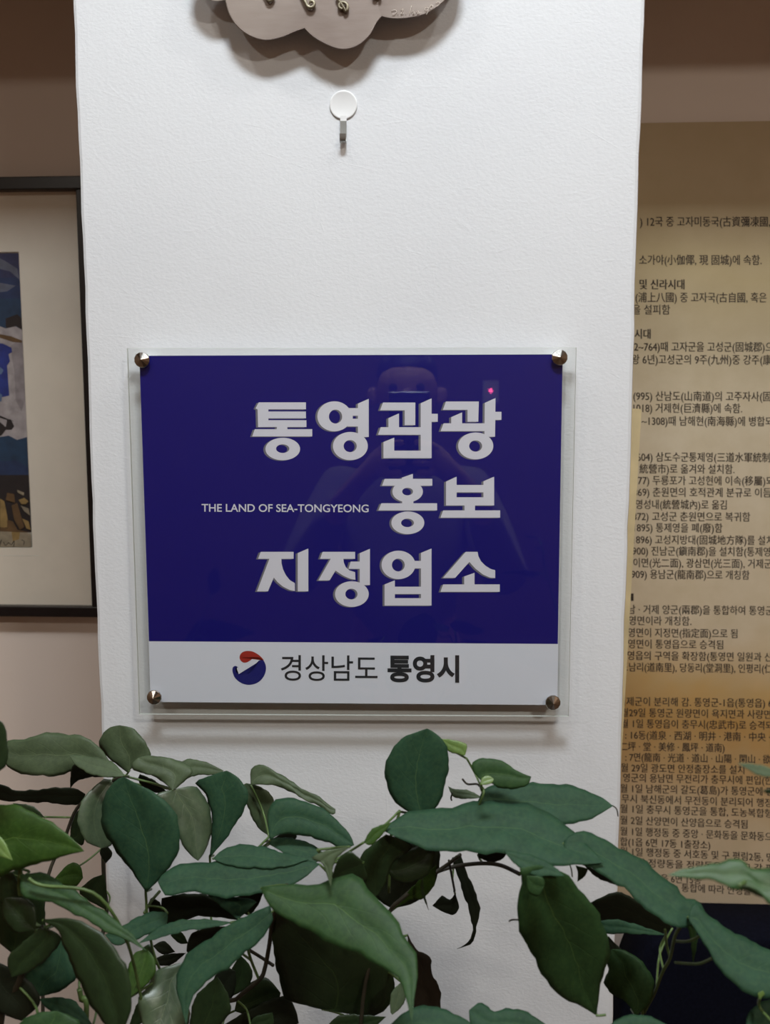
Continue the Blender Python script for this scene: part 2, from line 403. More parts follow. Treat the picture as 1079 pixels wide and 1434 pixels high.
G.append(((525, 760), [('R',360,335,255,215,358,337,97,97), [(596,275),(710,275),(710,388),(596,388)], [(700,155),(860,88),(860,950),(700,950)],
    [(150,632),(305,568),(305,950),(150,950)], [(300,665),(705,665),(705,775),(300,775)], [(300,838),(705,838),(705,950),(300,950)]]))
G.append(((610, 760), [[(460,138),(600,138),(560,280),(515,290),(300,532),(115,532)],
    [(520,138),(640,138),(650,200),(690,280),(760,350),(840,398),(905,415),(905,535),(830,528),(720,480),(610,395),(515,290)],
    [(437,510),(593,455),(593,640),(437,640)], [(118,630),(975,630),(975,742),(78,742)]]))
for org, polys in G:
    flat('letter_shade', polys, M['ink_grey'], YP-0.00006, sign, org, 10.79, (-2.9, 0.9), 0.000002)
    flat('letter', polys, M['ink_white'], YP-0.00012, sign, org, 10.79, (0, 0), 0.000004)
print_text('small_lettering', [('THE LAND OF SEA-TONGYEONG', 282.5, 516.5, 710.6+0.2, 15.2, 0.004, 0.012)], YP-0.00022, M['ink_white'], sign, 4)
print_text('city_lettering', [('경상남도', 393.5, 529.0, 935.8, 39.5, 0.006, 0.004), ('통영시', 543.0, 643.5, 936.8, 39.5, 0.006, 0.034)], YP-0.0002, M['ink_black'], sign, 6)
RED = [(450,155),(540,172),(640,230),(705,290),(738,338),(700,308),(650,280),(590,275),(530,300),(460,350),(400,376),(340,370),(292,325),(280,262),(310,200),(370,165)]
BLU = [(252,470),(225,447),(190,440),(155,465),(143,510),(155,580),(190,660),(260,730),(350,778),(450,798),(560,780),(650,735),(722,660),(765,570),(780,480),(765,400),(728,335),(690,330),(650,337),(625,360),(590,440),(540,520),(470,575),(400,600),(300,605),(235,575),(202,520),(210,470)]
def sm(P): return [(p.x, p.y) for p in catmull([(a, b, 0) for a, b in P], 4, True)]
flat('red_comma_emblem', [sm(RED)], M['ink_red'], YP-0.00006, sign, (315, 900), 13.49)
flat('blue_wave_emblem', [sm(BLU)], M['ink_navy'], YP-0.00008, sign, (315, 900), 13.49)
for (u, v) in ((199.4, 504.1), (784, 500.7), (216.5, 976.2), (774.6, 983.5)):
    c = px(u, v, YF)
    k = lathe('cone_screw_cap', [(0.0035, -0.0196), (0.0035, -0.0002+0.0), (0.0074, 0.0), (0.0074, 0.0014), (0.0070, 0.0019), (0.0, 0.0052)], (c.x, YF, c.z), (0, -1, 0), M['steel'], sign, 12, False)
    lathe('standoff', [(0.0, 0.0), (0.0062, 0.0), (0.0062, 0.0135), (0.0, 0.0135)], (c.x, 0.0002, c.z), (0, -1, 0), M['plastic'], sign, 24)

# ---------------------------------------------------------------- adhesive hook
hk = thing('adhesive_hook', px(481.3, 147.5, 0), 'small round clear adhesive hook on the white pillar above the sign', 'hook')
c = px(481.3, 147.5, 0)
lathe('adhesive_disc', [(0.0, 0.0), (0.0128, 0.0), (0.0129, 0.0008), (0.0122, 0.0013), (0.0112, 0.0010), (0.0, 0.0010)], (c.x, -0.0002, c.z), (0, -1, 0), M['plastic'], hk, 40)
def strip(name, pts, w, th, mat, parent, flare=None):
    """a bent flat strip: pts (y, z) around x centre"""
    bm = bmesh.new(); P = catmull([(0, y, z) for y, z in pts], 5); rows = []
    for i, p in enumerate(P):
        t = (P[min(i+1, len(P)-1)]-P[max(i-1, 0)]).normalized(); n = Vector((0, -t.z, t.y))
        ww = w if flare is None else w*(flare[0]+(flare[1]-flare[0])*i/(len(P)-1))
        q = [Vector((c.x-ww, p.y, p.z)), Vector((c.x+ww, p.y, p.z))]
        rows.append([bm.verts.new(q[0]+n*th), bm.verts.new(q[1]+n*th), bm.verts.new(q[1]-n*th), bm.verts.new(q[0]-n*th)])
    for A, B in zip(rows, rows[1:]):
        for k in range(4): bm.faces.new((A[k], A[(k+1) % 4], B[(k+1) % 4], B[k]))
    bm.faces.new(rows[0][::-1]); bm.faces.new(rows[-1]); return from_bm(name, bm, mat, parent, False)
zt = px(481, 166, 0).z; zb = px(481, 203, 0).z
strip('neck', [(-0.0012, zt+0.002), (-0.0012, zt-0.003), (-0.0014, zt-0.006)], 0.0030, 0.0005, M['plastic'], hk)
strip('bent_prong', [(-0.0022, zt-0.003), (-0.0024, zt-0.012), (-0.0030, zb+0.003), (-0.0052, zb+0.0006), (-0.0082, zb+0.002), (-0.0092, zb+0.007)], 0.0029, 0.0005, M['hooksteel'], hk)

# ---------------------------------------------------------------- scalloped plaque
def plaque_mat():
    m, nt, b = new_mat('brushed_copper_plaque')
    v = coords(nt, (1, 1, 6)); n = noise(nt, v, 40, 4, 0.6); n2 = noise(nt, coords(nt), 9, 3)
    a = ramp(nt, n2, [(0.35, srgb(134, 118, 110)), (0.65, srgb(166, 154, 146))])
    nt.links.new(mixc(nt, math_n(nt, 'MULTIPLY', n, 0.35), a, srgb(182, 172, 164)), b.inputs['Base Color'])
    b.inputs['Metallic'].default_value = 0.35; b.inputs['Roughness'].default_value = 0.42
    bump(nt, b, n, 0.06); return m
M['plaque'] = plaque_mat()
M['brass'] = simple('pale_brass_wire', srgb(150, 142, 122), 0.45, 0.5, nscale=200, namt=0.2)
M['dark_edge'] = simple('dark_plaque_edge', srgb(62, 50, 46), 0.5)
M['chalk'] = simple('engraved_light_line', srgb(226, 214, 202), 0.6)
LOBES = [  # each lobe from cusp to cusp, in photograph pixels (the upper part lies above the frame)
    [(315.2,0),(321,20),(332,37),(349,50),(371,56.5),(395,52),(412,45),(426.4,40)],
    [(426.4,40),(439,52),(458,63),(476,69),(491,68),(506,61),(519,48),(528,31.5),(535,23)],
    [(535,23),(551,26),(573,25),(595,20),(614,9),(632,-8),(645,-28),(648,-50),(640,-66)],
    [(640,-66),(672,-80),(694,-105),(700,-135),(688,-165),(662,-182)],
    [(662,-182),(684,-205),(688,-238),(668,-268),(636,-280),(606,-272)],
    [(606,-272),(596,-305),(566,-326),(530,-328),(498,-312),(484,-290)],
    [(484,-290),(462,-318),(426,-330),(390,-318),(370,-290),(368,-268)],
    [(368,-268),(334,-280),(298,-268),(276,-238),(280,-204),(302,-182)],
    [(302,-182),(270,-172),(246,-146),(244,-112),(262,-82),(292,-68)],
    [(292,-68),(272,-52),(268,-26),(282,-6),(300,2),(315.2,0)],
]
YQ = -0.020
def plaque():
    t = thing('scalloped_plaque', px(478, -120, 0), 'coppery grey scalloped plaque with wire scrolls high on the white pillar', 'wall decoration')
    out = []
    for L in LOBES: out += [tuple(p) for p in catmull([(a, b, 0) for a, b in L], 4)[:-1]]
    bm = bmesh.new(); cx, cy = 478, -125; th = 0.0035
    def ring(s, y): return [bm.verts.new(px(cx+(u-cx)*s, cy+(v-cy)*s, y)) for u, v, _ in out]
    R = [ring(1.0, YQ+th), ring(1.0, YQ+0.0006), ring(0.994, YQ), ring(0.80, YQ-0.0006), ring(0.45, YQ-0.001)]
    n = len(out)
    for A, B in zip(R, R[1:]):
        for k in range(n): bm.faces.new((A[k], A[(k+1) % n], B[(k+1) % n], B[k]))
    bm.faces.new(R[-1]); bm.faces.new(R[0][::-1])
    from_bm('plate', bm, M['plaque'], t)
    # spacer that holds it off the pillar
    c0 = px(478, -125, 0)
    lathe('spacer_block', [(0.0, 0.0), (0.05, 0.0), (0.05, 0.0162), (0.0, 0.0162)], (c0.x, -0.0002, c0.z), (0, -1, 0), M['dark_edge'], t, 32)
    def scroll(u, v, r, turns, a0, tail, w=1.5):
        P = []
        for k in range(30):
            s = k/29; a = a0+turns*2*math.pi*s; rr = r*(0.18+0.82*s)
            P.append(px(u+rr*math.cos(a), v+rr*math.sin(a), YQ-0.0032))
        for q in tail: P.append(px(q[0], q[1], YQ-0.0032))
        tube('wire_scroll', P, [0.0006+0.0009*min(1, k/10) for k in range(len(P))], M['brass'], t, 6)
    scroll(479.5, 9.5, 8.5, 1.1, 0.3, [(472, -4), (474, -12), (482, -18)])
    scroll(436, 5, 6.5, 1.0, 2.6, [(424, -4), (420, -14), (428, -24)])
    scroll(378, -5, 6.5, 1.0, 2.0, [(368, -14), (366, -24), (374, -34)])
    scroll(527, -6, 6.0, 1.0, 0.5, [(530, -18), (540, -26)])
    for a in range(10):   # more scrolls round the middle, above the frame
        an = math.radians(200+a*16); scroll(478+95*math.cos(an), -125+95*math.sin(an), 9, 1.1, an, [])
    # the engraved signature, thin bright strokes
    SG = [[(724,40),(737,37),(744,42),(738,52),(728,54)], [(748,53),(749,54)], [(760,38),(768,34),(765,44),(760,52),(770,50)], [(778,51),(779,52)],
          [(800,22),(796,40),(792,55)], [(800,46),(806,40),(810,46),(804,52),(814,50)], [(816,46),(824,40),(826,46),(820,52),(832,48)], [(838,48),(839,49)],
          [(862,28),(852,30),(852,38),(862,36),(864,28),(862,44),(856,56)], [(874,18),(868,28),(876,32),(882,22),(874,18)], [(892,12),(900,6),(908,10),(902,20),(894,24)]]
    for s in SG:
        P = [px(280+a/2.6975, b/2.6975, YQ-0.0009) for a, b in s]
        tube('signature_stroke', catmull(P, 4) if len(P) > 2 else P, 0.00022 if len(P) > 2 else 0.0004, M['chalk'], t, 4)
plaque()

# ---------------------------------------------------------------- framed painting on the wall behind, left
def framed():
    t = thing('picture_frame', px(-180, 560, YB), 'thin black frame around a blue painting in a wide beige mat, left of the pillar', 'picture')
    yf = YB-0.026
    TR, BR = (124.0, 246), (146, 864.5)
    tr = px(*TR, yf); br = px(*BR, yf); x1 = (tr.x+br.x)/2; z1 = px(60, 246.5, yf).z; z0 = px(60, 864.0, yf).z
    x0 = px(-470, 560, yf).x
    ib = (px(60, 246.5, yf)-px(60, 265.0, yf)).z; xi = px(107.0, 300, yf).x
    bb = (px(60, 849.5, yf)-px(60, 864.0, yf)).z; bs = x1-xi
    def rail(name, lo, hi):
        box(name, lo, hi, M['black'], t, 0.0015)
    rail('frame_rail', (x0, yf, z1-ib), (x1, YB-0.001, z1)); rail('frame_rail', (x0, yf, z0), (x1, YB-0.001, z0+bb))
    rail('frame_stile', (x0, yf, z0+bb), (x0+bs, YB-0.001, z1-ib)); rail('frame_stile', (x1-bs, yf, z0+bb), (x1, YB-0.001, z1-ib))
    ym = YB-0.012
    # mat board with a bevelled window
    W_ = [px(-395, 352.5, ym), px(26.3, 352.5, ym), px(45.8, 767.5, ym), px(-395, 767.5, ym)]
    wx0 = W_[0].x; wx1 = (W_[1].x+W_[2].x)/2; wz1 = W_[1].z; wz0 = W_[2].z
    A = [(x0+bs*0.5, z1-ib*0.5), (x1-bs*0.5, z1-ib*0.5), (x1-bs*0.5, z0+bb*0.5), (x0+bs*0.5, z0+bb*0.5)]
    B = [(wx0, wz1), (wx1, wz1), (wx1, wz0), (wx0, wz0)]
    C_ = [(wx0+.0015, wz1-.0015), (wx1-.0015, wz1-.0015), (wx1-.0015, wz0+.0015), (wx0+.0015, wz0+.0015)]
    vs = [Vector((x, ym, z)) for x, z in A]+[Vector((x, ym, z)) for x, z in B]+[Vector((x, ym+0.002, z)) for x, z in C_]+[Vector((x, YB-0.003, z)) for x, z in A]
    fs = [(i, (i+1) % 4, 4+(i+1) % 4, 4+i) for i in range(4)]+[(4+i, 4+(i+1) % 4, 8+(i+1) % 4, 8+i) for i in range(4)]+[(15, 14, 13, 12)]+[(i, 12+i, 12+(i+1) % 4, (i+1) % 4) for i in range(4)]
    raw('mat_board', vs, fs, [M['mat'], M['bevelmat']], t, fm=[0]*4+[1]*4+[0]*5)
    # pressed line by the window, its highlight put in as a paler strip
    zc = px(30, 777.5, ym).z; dz = wz0-zc
    raw('plate_line', [Vector((wx0-dz, ym-.0003, zc)), Vector((wx1+dz*.9, ym-.0003, zc)), Vector((wx1+dz*.9, ym-.0003, zc-.0011)), Vector((wx0-dz, ym-.0003, zc-.0011))], [(3, 2, 1, 0)], M['bevelmat'], t)
    # painting: flat fields and strokes of paint on the sheet
    yp = ym+0.0022
    base = raw('painting', [Vector((wx0, yp+.0003, wz1)), Vector((wx1, yp+.0003, wz1)), Vector((wx1, yp+.0003, wz0)), Vector((wx0, yp+.0003, wz0))], [(3, 2, 1, 0)], M['sheet'], t)
    def pt(col, poly):
        ex = [(a if a < 44 or a > 60 else a, b) for a, b in poly]
        return flat('paint_stroke', [ex], M[col], pt.y, base)
    pt.y = yp
    E = 0
    def lay(col, poly):
        pt.y -= 0.00003
        P = []
        for a, b in poly:
            q = px(a, b, pt.y); q.x = min(q.x, wx1-.0016); q.z = min(max(q.z, wz0+.0016), wz1-.0016); P.append(q)
        bm = bmesh.new(); f = bm.faces.new([bm.verts.new(p) for p in P]); f.normal_update()
        if f.normal.y > 0: f.normal_flip()
        bmesh.ops.triangulate(bm, faces=[f]); me = bpy.data.meshes.new('paint_stroke'); bm.to_mesh(me); bm.free()
        link('paint_stroke', me, M[col], t)
    lay('p_navy', [(-390,350),(30,350),(32,395),(-100,400),(-390,390)])
    lay('p_blue', [(-390,385),(-60,392),(34,388),(36,440),(-390,450)])
    lay('p_slate', [(-90,362),(-10,356),(8,366),(24,376),(28,392),(14,380),(-20,372),(-80,378)])
    lay('p_slate', [(-60,404),(0,396),(22,400),(10,408),(-40,414)])
    lay('p_teal', [(-390,420),(33,418),(36,474),(-390,470)])
    lay('p_black', [(8,446),(24,440),(34,446),(34,462),(22,456),(14,466),(11,463),(8,456)])
    lay('p_white', [(-390,466),(-60,458),(0,457),(8,460),(22,457),(34,462),(40,620),(-200,625),(-390,600)])
    lay('p_white2', [(14,485),(26,476),(36,482),(38,560),(30,576),(22,560),(20,520)])
    lay('p_brown', [(-200,430),(-100,450),(0,468),(16,471),(31,477),(31,480),(18,479),(0,473),(-110,458)])
    lay('p_cobalt', [(-120,500),(-60,478),(4,481),(16,487),(17,493),(12,496),(14,506),(10,512),(12,540),(13,554),(4,556),(-20,552),(-60,560),(-110,540)])
    lay('p_lightblue', [(-40,514),(0,514),(5,518),(2,524),(-30,526)])
    lay('p_lightblue', [(-60,556),(-10,544),(3,553),(2,562),(-30,566)])
    lay('p_black', [(-60,570),(0,582),(12,587),(20,590),(12,589),(0,585),(-60,576)])
    lay('p_black', [(-20,596),(0,591),(8,598),(10,588),(15,587),(20,597),(16,602),(8,602),(2,610),(-16,612)])
    lay('p_teal', [(-390,620),(-60,606),(0,612),(12,610),(24,616),(40,612),(43,668),(-390,672)])
    lay('p_blue', [(-80,640),(10,646),(22,644),(43,655),(43,670),(-80,672)])
    lay('p_black', [(-390,668),(43,665),(44,745),(-390,748)])
    R2 = random.Random(5)
    for k in range(60):   # ochre dabs among the dark strokes of the foreground
        a = R2.uniform(-380, -20); b = R2.uniform(682, 742); w = R2.uniform(4, 14); h = R2.uniform(5, 14)
        lay(R2.choice(['p_ochre', 'p_brown', 'p_sand']), [(a, b), (a+w*.6, b-h*.6), (a+w, b+h*.3), (a+w*.5, b+h*.7)])
    lay('p_ochre', [(0,698),(6,702),(10,722),(12,738),(0,740)]); lay('p_brown', [(10,690),(20,692),(21,704),(8,700)])
    lay('p_sand', [(24,686),(34,690),(33,694),(25,690)]); lay('p_ochre', [(26,700),(34,697),(40,702),(36,706),(30,706)])
    lay('p_brown', [(16,708),(24,704),(30,724),(34,738),(28,742),(20,728)]); lay('p_sand', [(29,708),(40,712),(43,722),(34,716)])
    lay('p_ochre', [(31,726),(40,730),(44,742),(37,740)]); lay('p_brown', [(10,728),(18,730),(26,744),(10,742)])
    lay('p_sand', [(-390,748),(0,744),(20,741),(46,748),(47,768),(-390,768)])
    lay('p_ochre', [(16,745),(28,745),(27,755),(18,758)]); lay('p_brown', [(0,738),(20,741),(44,746),(20,745),(0,744)])
    for s in ([(-6,768),(0,760),(2,756),(0,764)], [(5,759),(8,764),(12,760),(16,763),(20,757),(19,766)], [(30,756),(34,758),(33,763)]):
        P = [px(a, b, yp-.0025) for a, b in s]; tube('signature_stroke', catmull(P, 3), 0.0006, M['p_black'], t, 4)
    yg = yf+0.006
    raw('glass_pane', [Vector((x0+bs*.6, yg, z1-ib*.6)), Vector((x1-bs*.6, yg, z1-ib*.6)), Vector((x1-bs*.6, yg, z0+bb*.6)), Vector((x0+bs*.6, yg, z0+bb*.6))], [(3, 2, 1, 0)], M['glass'], t)
for k, c_ in dict(sheet=(180,172,160), p_navy=(44,50,84), p_blue=(34,52,88), p_slate=(92,96,112), p_teal=(30,58,86), p_black=(34,28,30), p_white=(168,158,158),
               p_white2=(146,136,138), p_brown=(98,72,44), p_cobalt=(34,50,126), p_lightblue=(92,112,146), p_ochre=(150,122,74), p_sand=(150,136,114)).items():
    M[k] = simple('paint_'+k.replace('p_', ''), srgb(*c_), 0.75, nscale=70, namt=0.22)
framed()

# ---------------------------------------------------------------- history banner on the wall behind, right
def banner_mat():
    m, nt, b = new_mat('aged_parchment_fabric')
    tc = N(nt, 'ShaderNodeTexCoord'); sep = N(nt, 'ShaderNodeSeparateXYZ'); nt.links.new(tc.outputs['Object'], sep.inputs[0])
    v = coords(nt); n1 = noise(nt, v, 3.2, 4, 0.6, 0.5); n2 = noise(nt, v, 22, 4, 0.6)
    # z for the printed stains, and for shade put into the darker top tones (object space is world space here)
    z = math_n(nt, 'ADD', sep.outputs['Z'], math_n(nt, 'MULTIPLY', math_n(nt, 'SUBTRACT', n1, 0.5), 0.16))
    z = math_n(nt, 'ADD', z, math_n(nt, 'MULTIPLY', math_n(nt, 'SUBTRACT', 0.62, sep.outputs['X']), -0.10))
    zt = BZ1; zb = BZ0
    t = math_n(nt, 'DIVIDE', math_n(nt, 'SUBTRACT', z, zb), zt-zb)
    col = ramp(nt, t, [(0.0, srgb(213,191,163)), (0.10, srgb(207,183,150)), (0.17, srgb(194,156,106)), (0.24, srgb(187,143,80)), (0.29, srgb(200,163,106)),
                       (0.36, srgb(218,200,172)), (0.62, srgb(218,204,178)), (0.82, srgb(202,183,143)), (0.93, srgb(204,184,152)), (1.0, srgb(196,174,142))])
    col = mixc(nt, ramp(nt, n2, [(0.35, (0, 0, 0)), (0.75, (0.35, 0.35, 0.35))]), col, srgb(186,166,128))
    # print weave: faint horizontal threads
    w = N(nt, 'ShaderNodeTexWave', wave_type='BANDS', bands_direction='Z'); w.inputs['Scale'].default_value = 160; w.inputs['Distortion'].default_value = 1.5
    nt.links.new(tc.outputs['Object'], w.inputs['Vector'])
    col = mixc(nt, math_n(nt, 'MULTIPLY', w.outputs['Fac'], 0.10), col, srgb(150,134,108))
    nt.links.new(col, b.inputs['Base Color']); b.inputs['Roughness'].default_value = 0.85; b.inputs['Specular IOR Level'].default_value = 0.2
    bump(nt, b, w.outputs['Fac'], 0.08); return m
YN = YB-0.006
BZ1 = px(980, 171, YN).z; BZ0 = px(980, 1266, YN).z
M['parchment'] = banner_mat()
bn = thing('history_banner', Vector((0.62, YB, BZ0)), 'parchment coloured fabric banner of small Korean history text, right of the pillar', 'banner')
bx0 = px(815, 700, YN).x; bx1 = px(1560, 700, YN).x
def banner():
    bm = bmesh.new(); nx = 40; nz = 60; g = []
    for j in range(nz+1):
        row = []
        for i in range(nx+1):
            x = bx0+(bx1-bx0)*i/nx; z = BZ1+(BZ0-BZ1)*j/nz
            if j == nz: z += 0.0016*math.sin(i*2.3)-0.018*(i/nx)**1.5
            row.append(bm.verts.new((x, YN, z)))
        g.append(row)
    for j in range(nz):
        for i in range(nx): bm.faces.new((g[j][i], g[j+1][i], g[j+1][i+1], g[j][i+1]))
    for f in bm.faces: f.normal_flip()
    o = from_bm('fabric_sheet', bm, M['parchment'], bn); md = o.modifiers.new('cloth thickness', 'SOLIDIFY'); md.thickness = 0.0012; md.offset = 1.0 if o.data.polygons[0].normal.y > 0 else -1.0; return o
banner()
def em(y): return 15.6-(y-310)*0.0026
def sl(y):
    T = [(300, 0.0), (500, .004), (700, .006), (930, .012), (1060, .016), (1106, .022), (1121, .031), (1165, .038), (1250, .05)]
    for (a, p), (b_, q) in zip(T, T[1:]):
        if y <= b_: return p+(q-p)*max(0, (y-a))/(b_-a)
    return .05
ROWS = [(') 12국 중 고자미동국(古資彌凍國,', 896.5, 1079, 310.4), ('소가야(小伽倻, 現 固城)에 속함.', 895.5, 1067, 364), ('*및 신라시대', 896, 958.4, 398.3),
 ('(浦上八國) 중 고자국(古自國, 혹은', 890.5, 1074, 416.4), ('을 설피함', 886, 938.7, 433.6), ('*시대', 889, 911, 467.7), ('2~764)때 고자군을 고성군(固城郡)으', 888.4, 1083, 485.4),
 ('왕 6년)고성군의 9주(九州)중 강주(康', 885, 1081, 503.3), ('(995) 산남도(山南道)의 고주자사(固', 887.4, 1080, 554.5), ('1018) 거제현(巨濟縣)에 속함.', 887.4, 1039.6, 571.3),
 ('~1308)때 남해현(南海縣)에 병합되', 899, 1082, 589.4), ('1604) 삼도수군통제영(三道水軍統制', 888, 1079, 639.8), ('統營市)로 옮겨와 설치함.', 896, 1029, 656.4),
 ('577) 두룡포가 고성현에 이속(移屬)되', 887.5, 1083, 672.6), ('869) 춘원면의 호적관계 분규로 이듬', 887, 1080, 689), ('영성내(統營城內)로 옮김', 890.5, 1018, 706.3),
 ('872) 고성군 춘원면으로 복귀함', 886, 1051, 723), ('1895) 통제영을 폐(廢)함', 888, 1012, 738.7), ('1896) 고성지방대(固城地方隊)를 설치', 887, 1083, 755.5),
 ('900) 진남군(鎭南郡)을 설치함(통제영', 886, 1079, 771.4), ('이면(光二面), 광삼면(光三面), 거제군', 887.4, 1081, 788), ('909) 용남군(龍南郡)으로 개칭함', 884.5, 1050, 804), ('*Ⅰ', 884, 887, 836.3),
 ('남 · 거제 양군(兩郡)을 통합하여 통영군', 880, 1083, 853.3), ('영면이라 개칭함.', 881, 968.6, 869), ('영면이 지정면(指定面)으로 됨', 880, 1033, 885.8), ('영면이 통영읍으로 승격됨', 880, 1013, 901.6),
 ('영읍의 구역을 확장함(통영면 일원과 산', 879, 1082, 918), ('도남리(道南里), 당동리(堂洞里), 인평리(仁', 870, 1082, 934), ('거제군이 분리해 감. 통영군-1읍(통영읍) 6', 866, 1082, 982),
 ('월29일 통영군 원량면이 욕지면과 사량면', 870, 1080, 997.7), ('월 1일 통영읍이 충무시(忠武市)로 승격되', 870, 1082, 1013), (': 16동(道泉 · 西湖 · 明井 · 港南 · 中央 ·', 876, 1079, 1029.2),
 ('仁坪 · 堂 · 美修 · 鳳坪 · 道南)', 868, 1015, 1045), (': 7면(龍南 · 光道 · 道山 · 山陽 · 閑山 · 欲', 876, 1080, 1060.2), ('월 29일 광도면 안정출장소를 설치', 870, 1042.7, 1075),
 ('영군의 용남면 무전리가 충무시에 편입(한', 873, 1082, 1089), ('월 1일 남해군의 갈도(葛島)가 통영군에 편', 869, 1083, 1104), ('무시 북신동에서 무전동이 분리되어 행정', 871, 1081, 1118.3),
 ('월 1일 충무시 통영군을 통합, 도농복합형', 869, 1081, 1132.3), ('월 2일 산양면이 산양읍으로 승격됨', 869, 1047, 1148.3), ('월 1일 행정동 중 중앙 · 문화동을 문화동으', 869, 1082, 1163.8),
 ('합(1읍 6면 17동 1출장소)', 869, 995, 1178.5), ('월 1일 행정동 중 서호동 및 구 평림2동, 명', 869, 1083, 1192), ('월 1일 정량동을 정량동으로 하고 각 평', 869, 1083, 1207),
 ('통영시 1읍 6면 15동', 884, 982, 1228), ('통합에 따라 안정출', 955, 1052, 1243)]
rows = []
for s, a, b_, y in ROWS:
    bold = s[0] == '*'; rows.append((s.lstrip('*'), a, b_, y, em(y), sl(y), -3 if bold else -2))
print_text('printed_text', rows, YN-0.0002, M['ink_brown'], bn, 3)
set_all_text()

# ---------------------------------------------------------------- batten leaning beside the pillar, chair by the wall
def batten():
    Y = 0.20
    a = px(896.5, 573, Y); b = px(874.5, 958, Y); d = (b-a)/(a.z-b.z); foot = a+d*a.z
    w = 0.016; th = 0.009
    bm = bmesh.new(); r = []
    for p, k in ((foot, 0), (a, 1)):
        z = 0.0005 if k == 0 else p.z
        r.append([bm.verts.new((p.x-w, Y-th, z+0.001*k)), bm.verts.new((p.x, Y-th, z)), bm.verts.new((p.x, Y+th, z)), bm.verts.new((p.x-w, Y+th, z+0.001*k))])
    for k in range(4): bm.faces.new((r[0][k], r[0][(k+1) % 4], r[1][(k+1) % 4], r[1][k]))
    bm.faces.new(r[0][::-1]); bm.faces.new(r[1])
    bmesh.ops.bevel(bm, geom=bm.edges[:], offset=0.0012, segments=2, affect='EDGES')
    o = from_bm('wooden_batten', bm, M['bamboo']); tag(o, 'pale wooden batten standing against the right side of the pillar', 'batten')
batten()
def rounded_panel(name, x0, x1, y0, y1, z0, z1, r, mat, parent, bev=0.02):
    bm = bmesh.new(); n = 8; P = []
    for cx, cz, a0 in ((x1-r, z1-r, 0), (x0+r, z1-r, 90), (x0+r*.3, z0+r*.3, 180), (x1-r*.3, z0+r*.3, 270)):
        rr = r if a0 < 180 else r*.3
        for k in range(n+1):
            t = math.radians(a0+90*k/n); P.append((cx+rr*math.cos(t), cz+rr*math.sin(t)))
    f = bm.faces.new([bm.verts.new((x, y0, z)) for x, z in P])
    e = bmesh.ops.extrude_face_region(bm, geom=[f]); vs = [v for v in e['geom'] if isinstance(v, bmesh.types.BMVert)]
    for v in vs: v.co.y = y1
    es = [ed for ed in bm.edges if abs(ed.verts[0].co.y-ed.verts[1].co.y) < 1e-6]
    bmesh.ops.bevel(bm, geom=es, offset=bev, segments=4, profile=0.6, affect='EDGES')
    return from_bm(name, bm, mat, parent, True)
def chair():
    yb0 = 0.36
    prof = [(985, 1313), (942, 1313), (920, 1317), (907, 1329), (900, 1346), (889, 1375), (872, 1420), (862, 1470)]
    L_ = [px(u, v, yb0) for u, v in prof]; cx = L_[0].x+0.16
    zt = L_[0].z; xl = L_[-1].x; xr = 2*cx-xl
    t = thing('upholstered_chair', (cx, 0.1, 0), 'dark navy upholstered high-back chair against the wall under the history banner', 'chair')
    pts = [(p.x, p.z) for p in L_]+[(xl-0.005, 0.42)]; pts = pts+[(2*cx-x, z) for x, z in reversed(pts)]
    bm = bmesh.new(); f = bm.faces.new([bm.verts.new((x, yb0, z)) for x, z in pts])
    e = bmesh.ops.extrude_face_region(bm, geom=[f])
    for v in e['geom']:
        if isinstance(v, bmesh.types.BMVert): v.co.y = yb0+0.09
    es = [ed for ed in bm.edges if abs(ed.verts[0].co.y-ed.verts[1].co.y) < 1e-6]
    bmesh.ops.bevel(bm, geom=es, offset=0.014, segments=4, profile=0.6, affect='EDGES')
    from_bm('backrest', bm, M['navy'], t, True)
    rounded_panel('seat', xl, xr, -0.10, yb0+0.02, 0.34, 0.46, 0.03, M['navy'], t, 0.03)
    for sx in (xl+.04, xr-.04):
        for sy in (-0.05, yb0+.04):
            lathe('leg', [(0.0, 0.0), (0.013, 0.0), (0.020, 0.345), (0.0, 0.345)], (sx, sy, 0.0), (0, 0, 1), M['legwood'], t, 16)
chair()

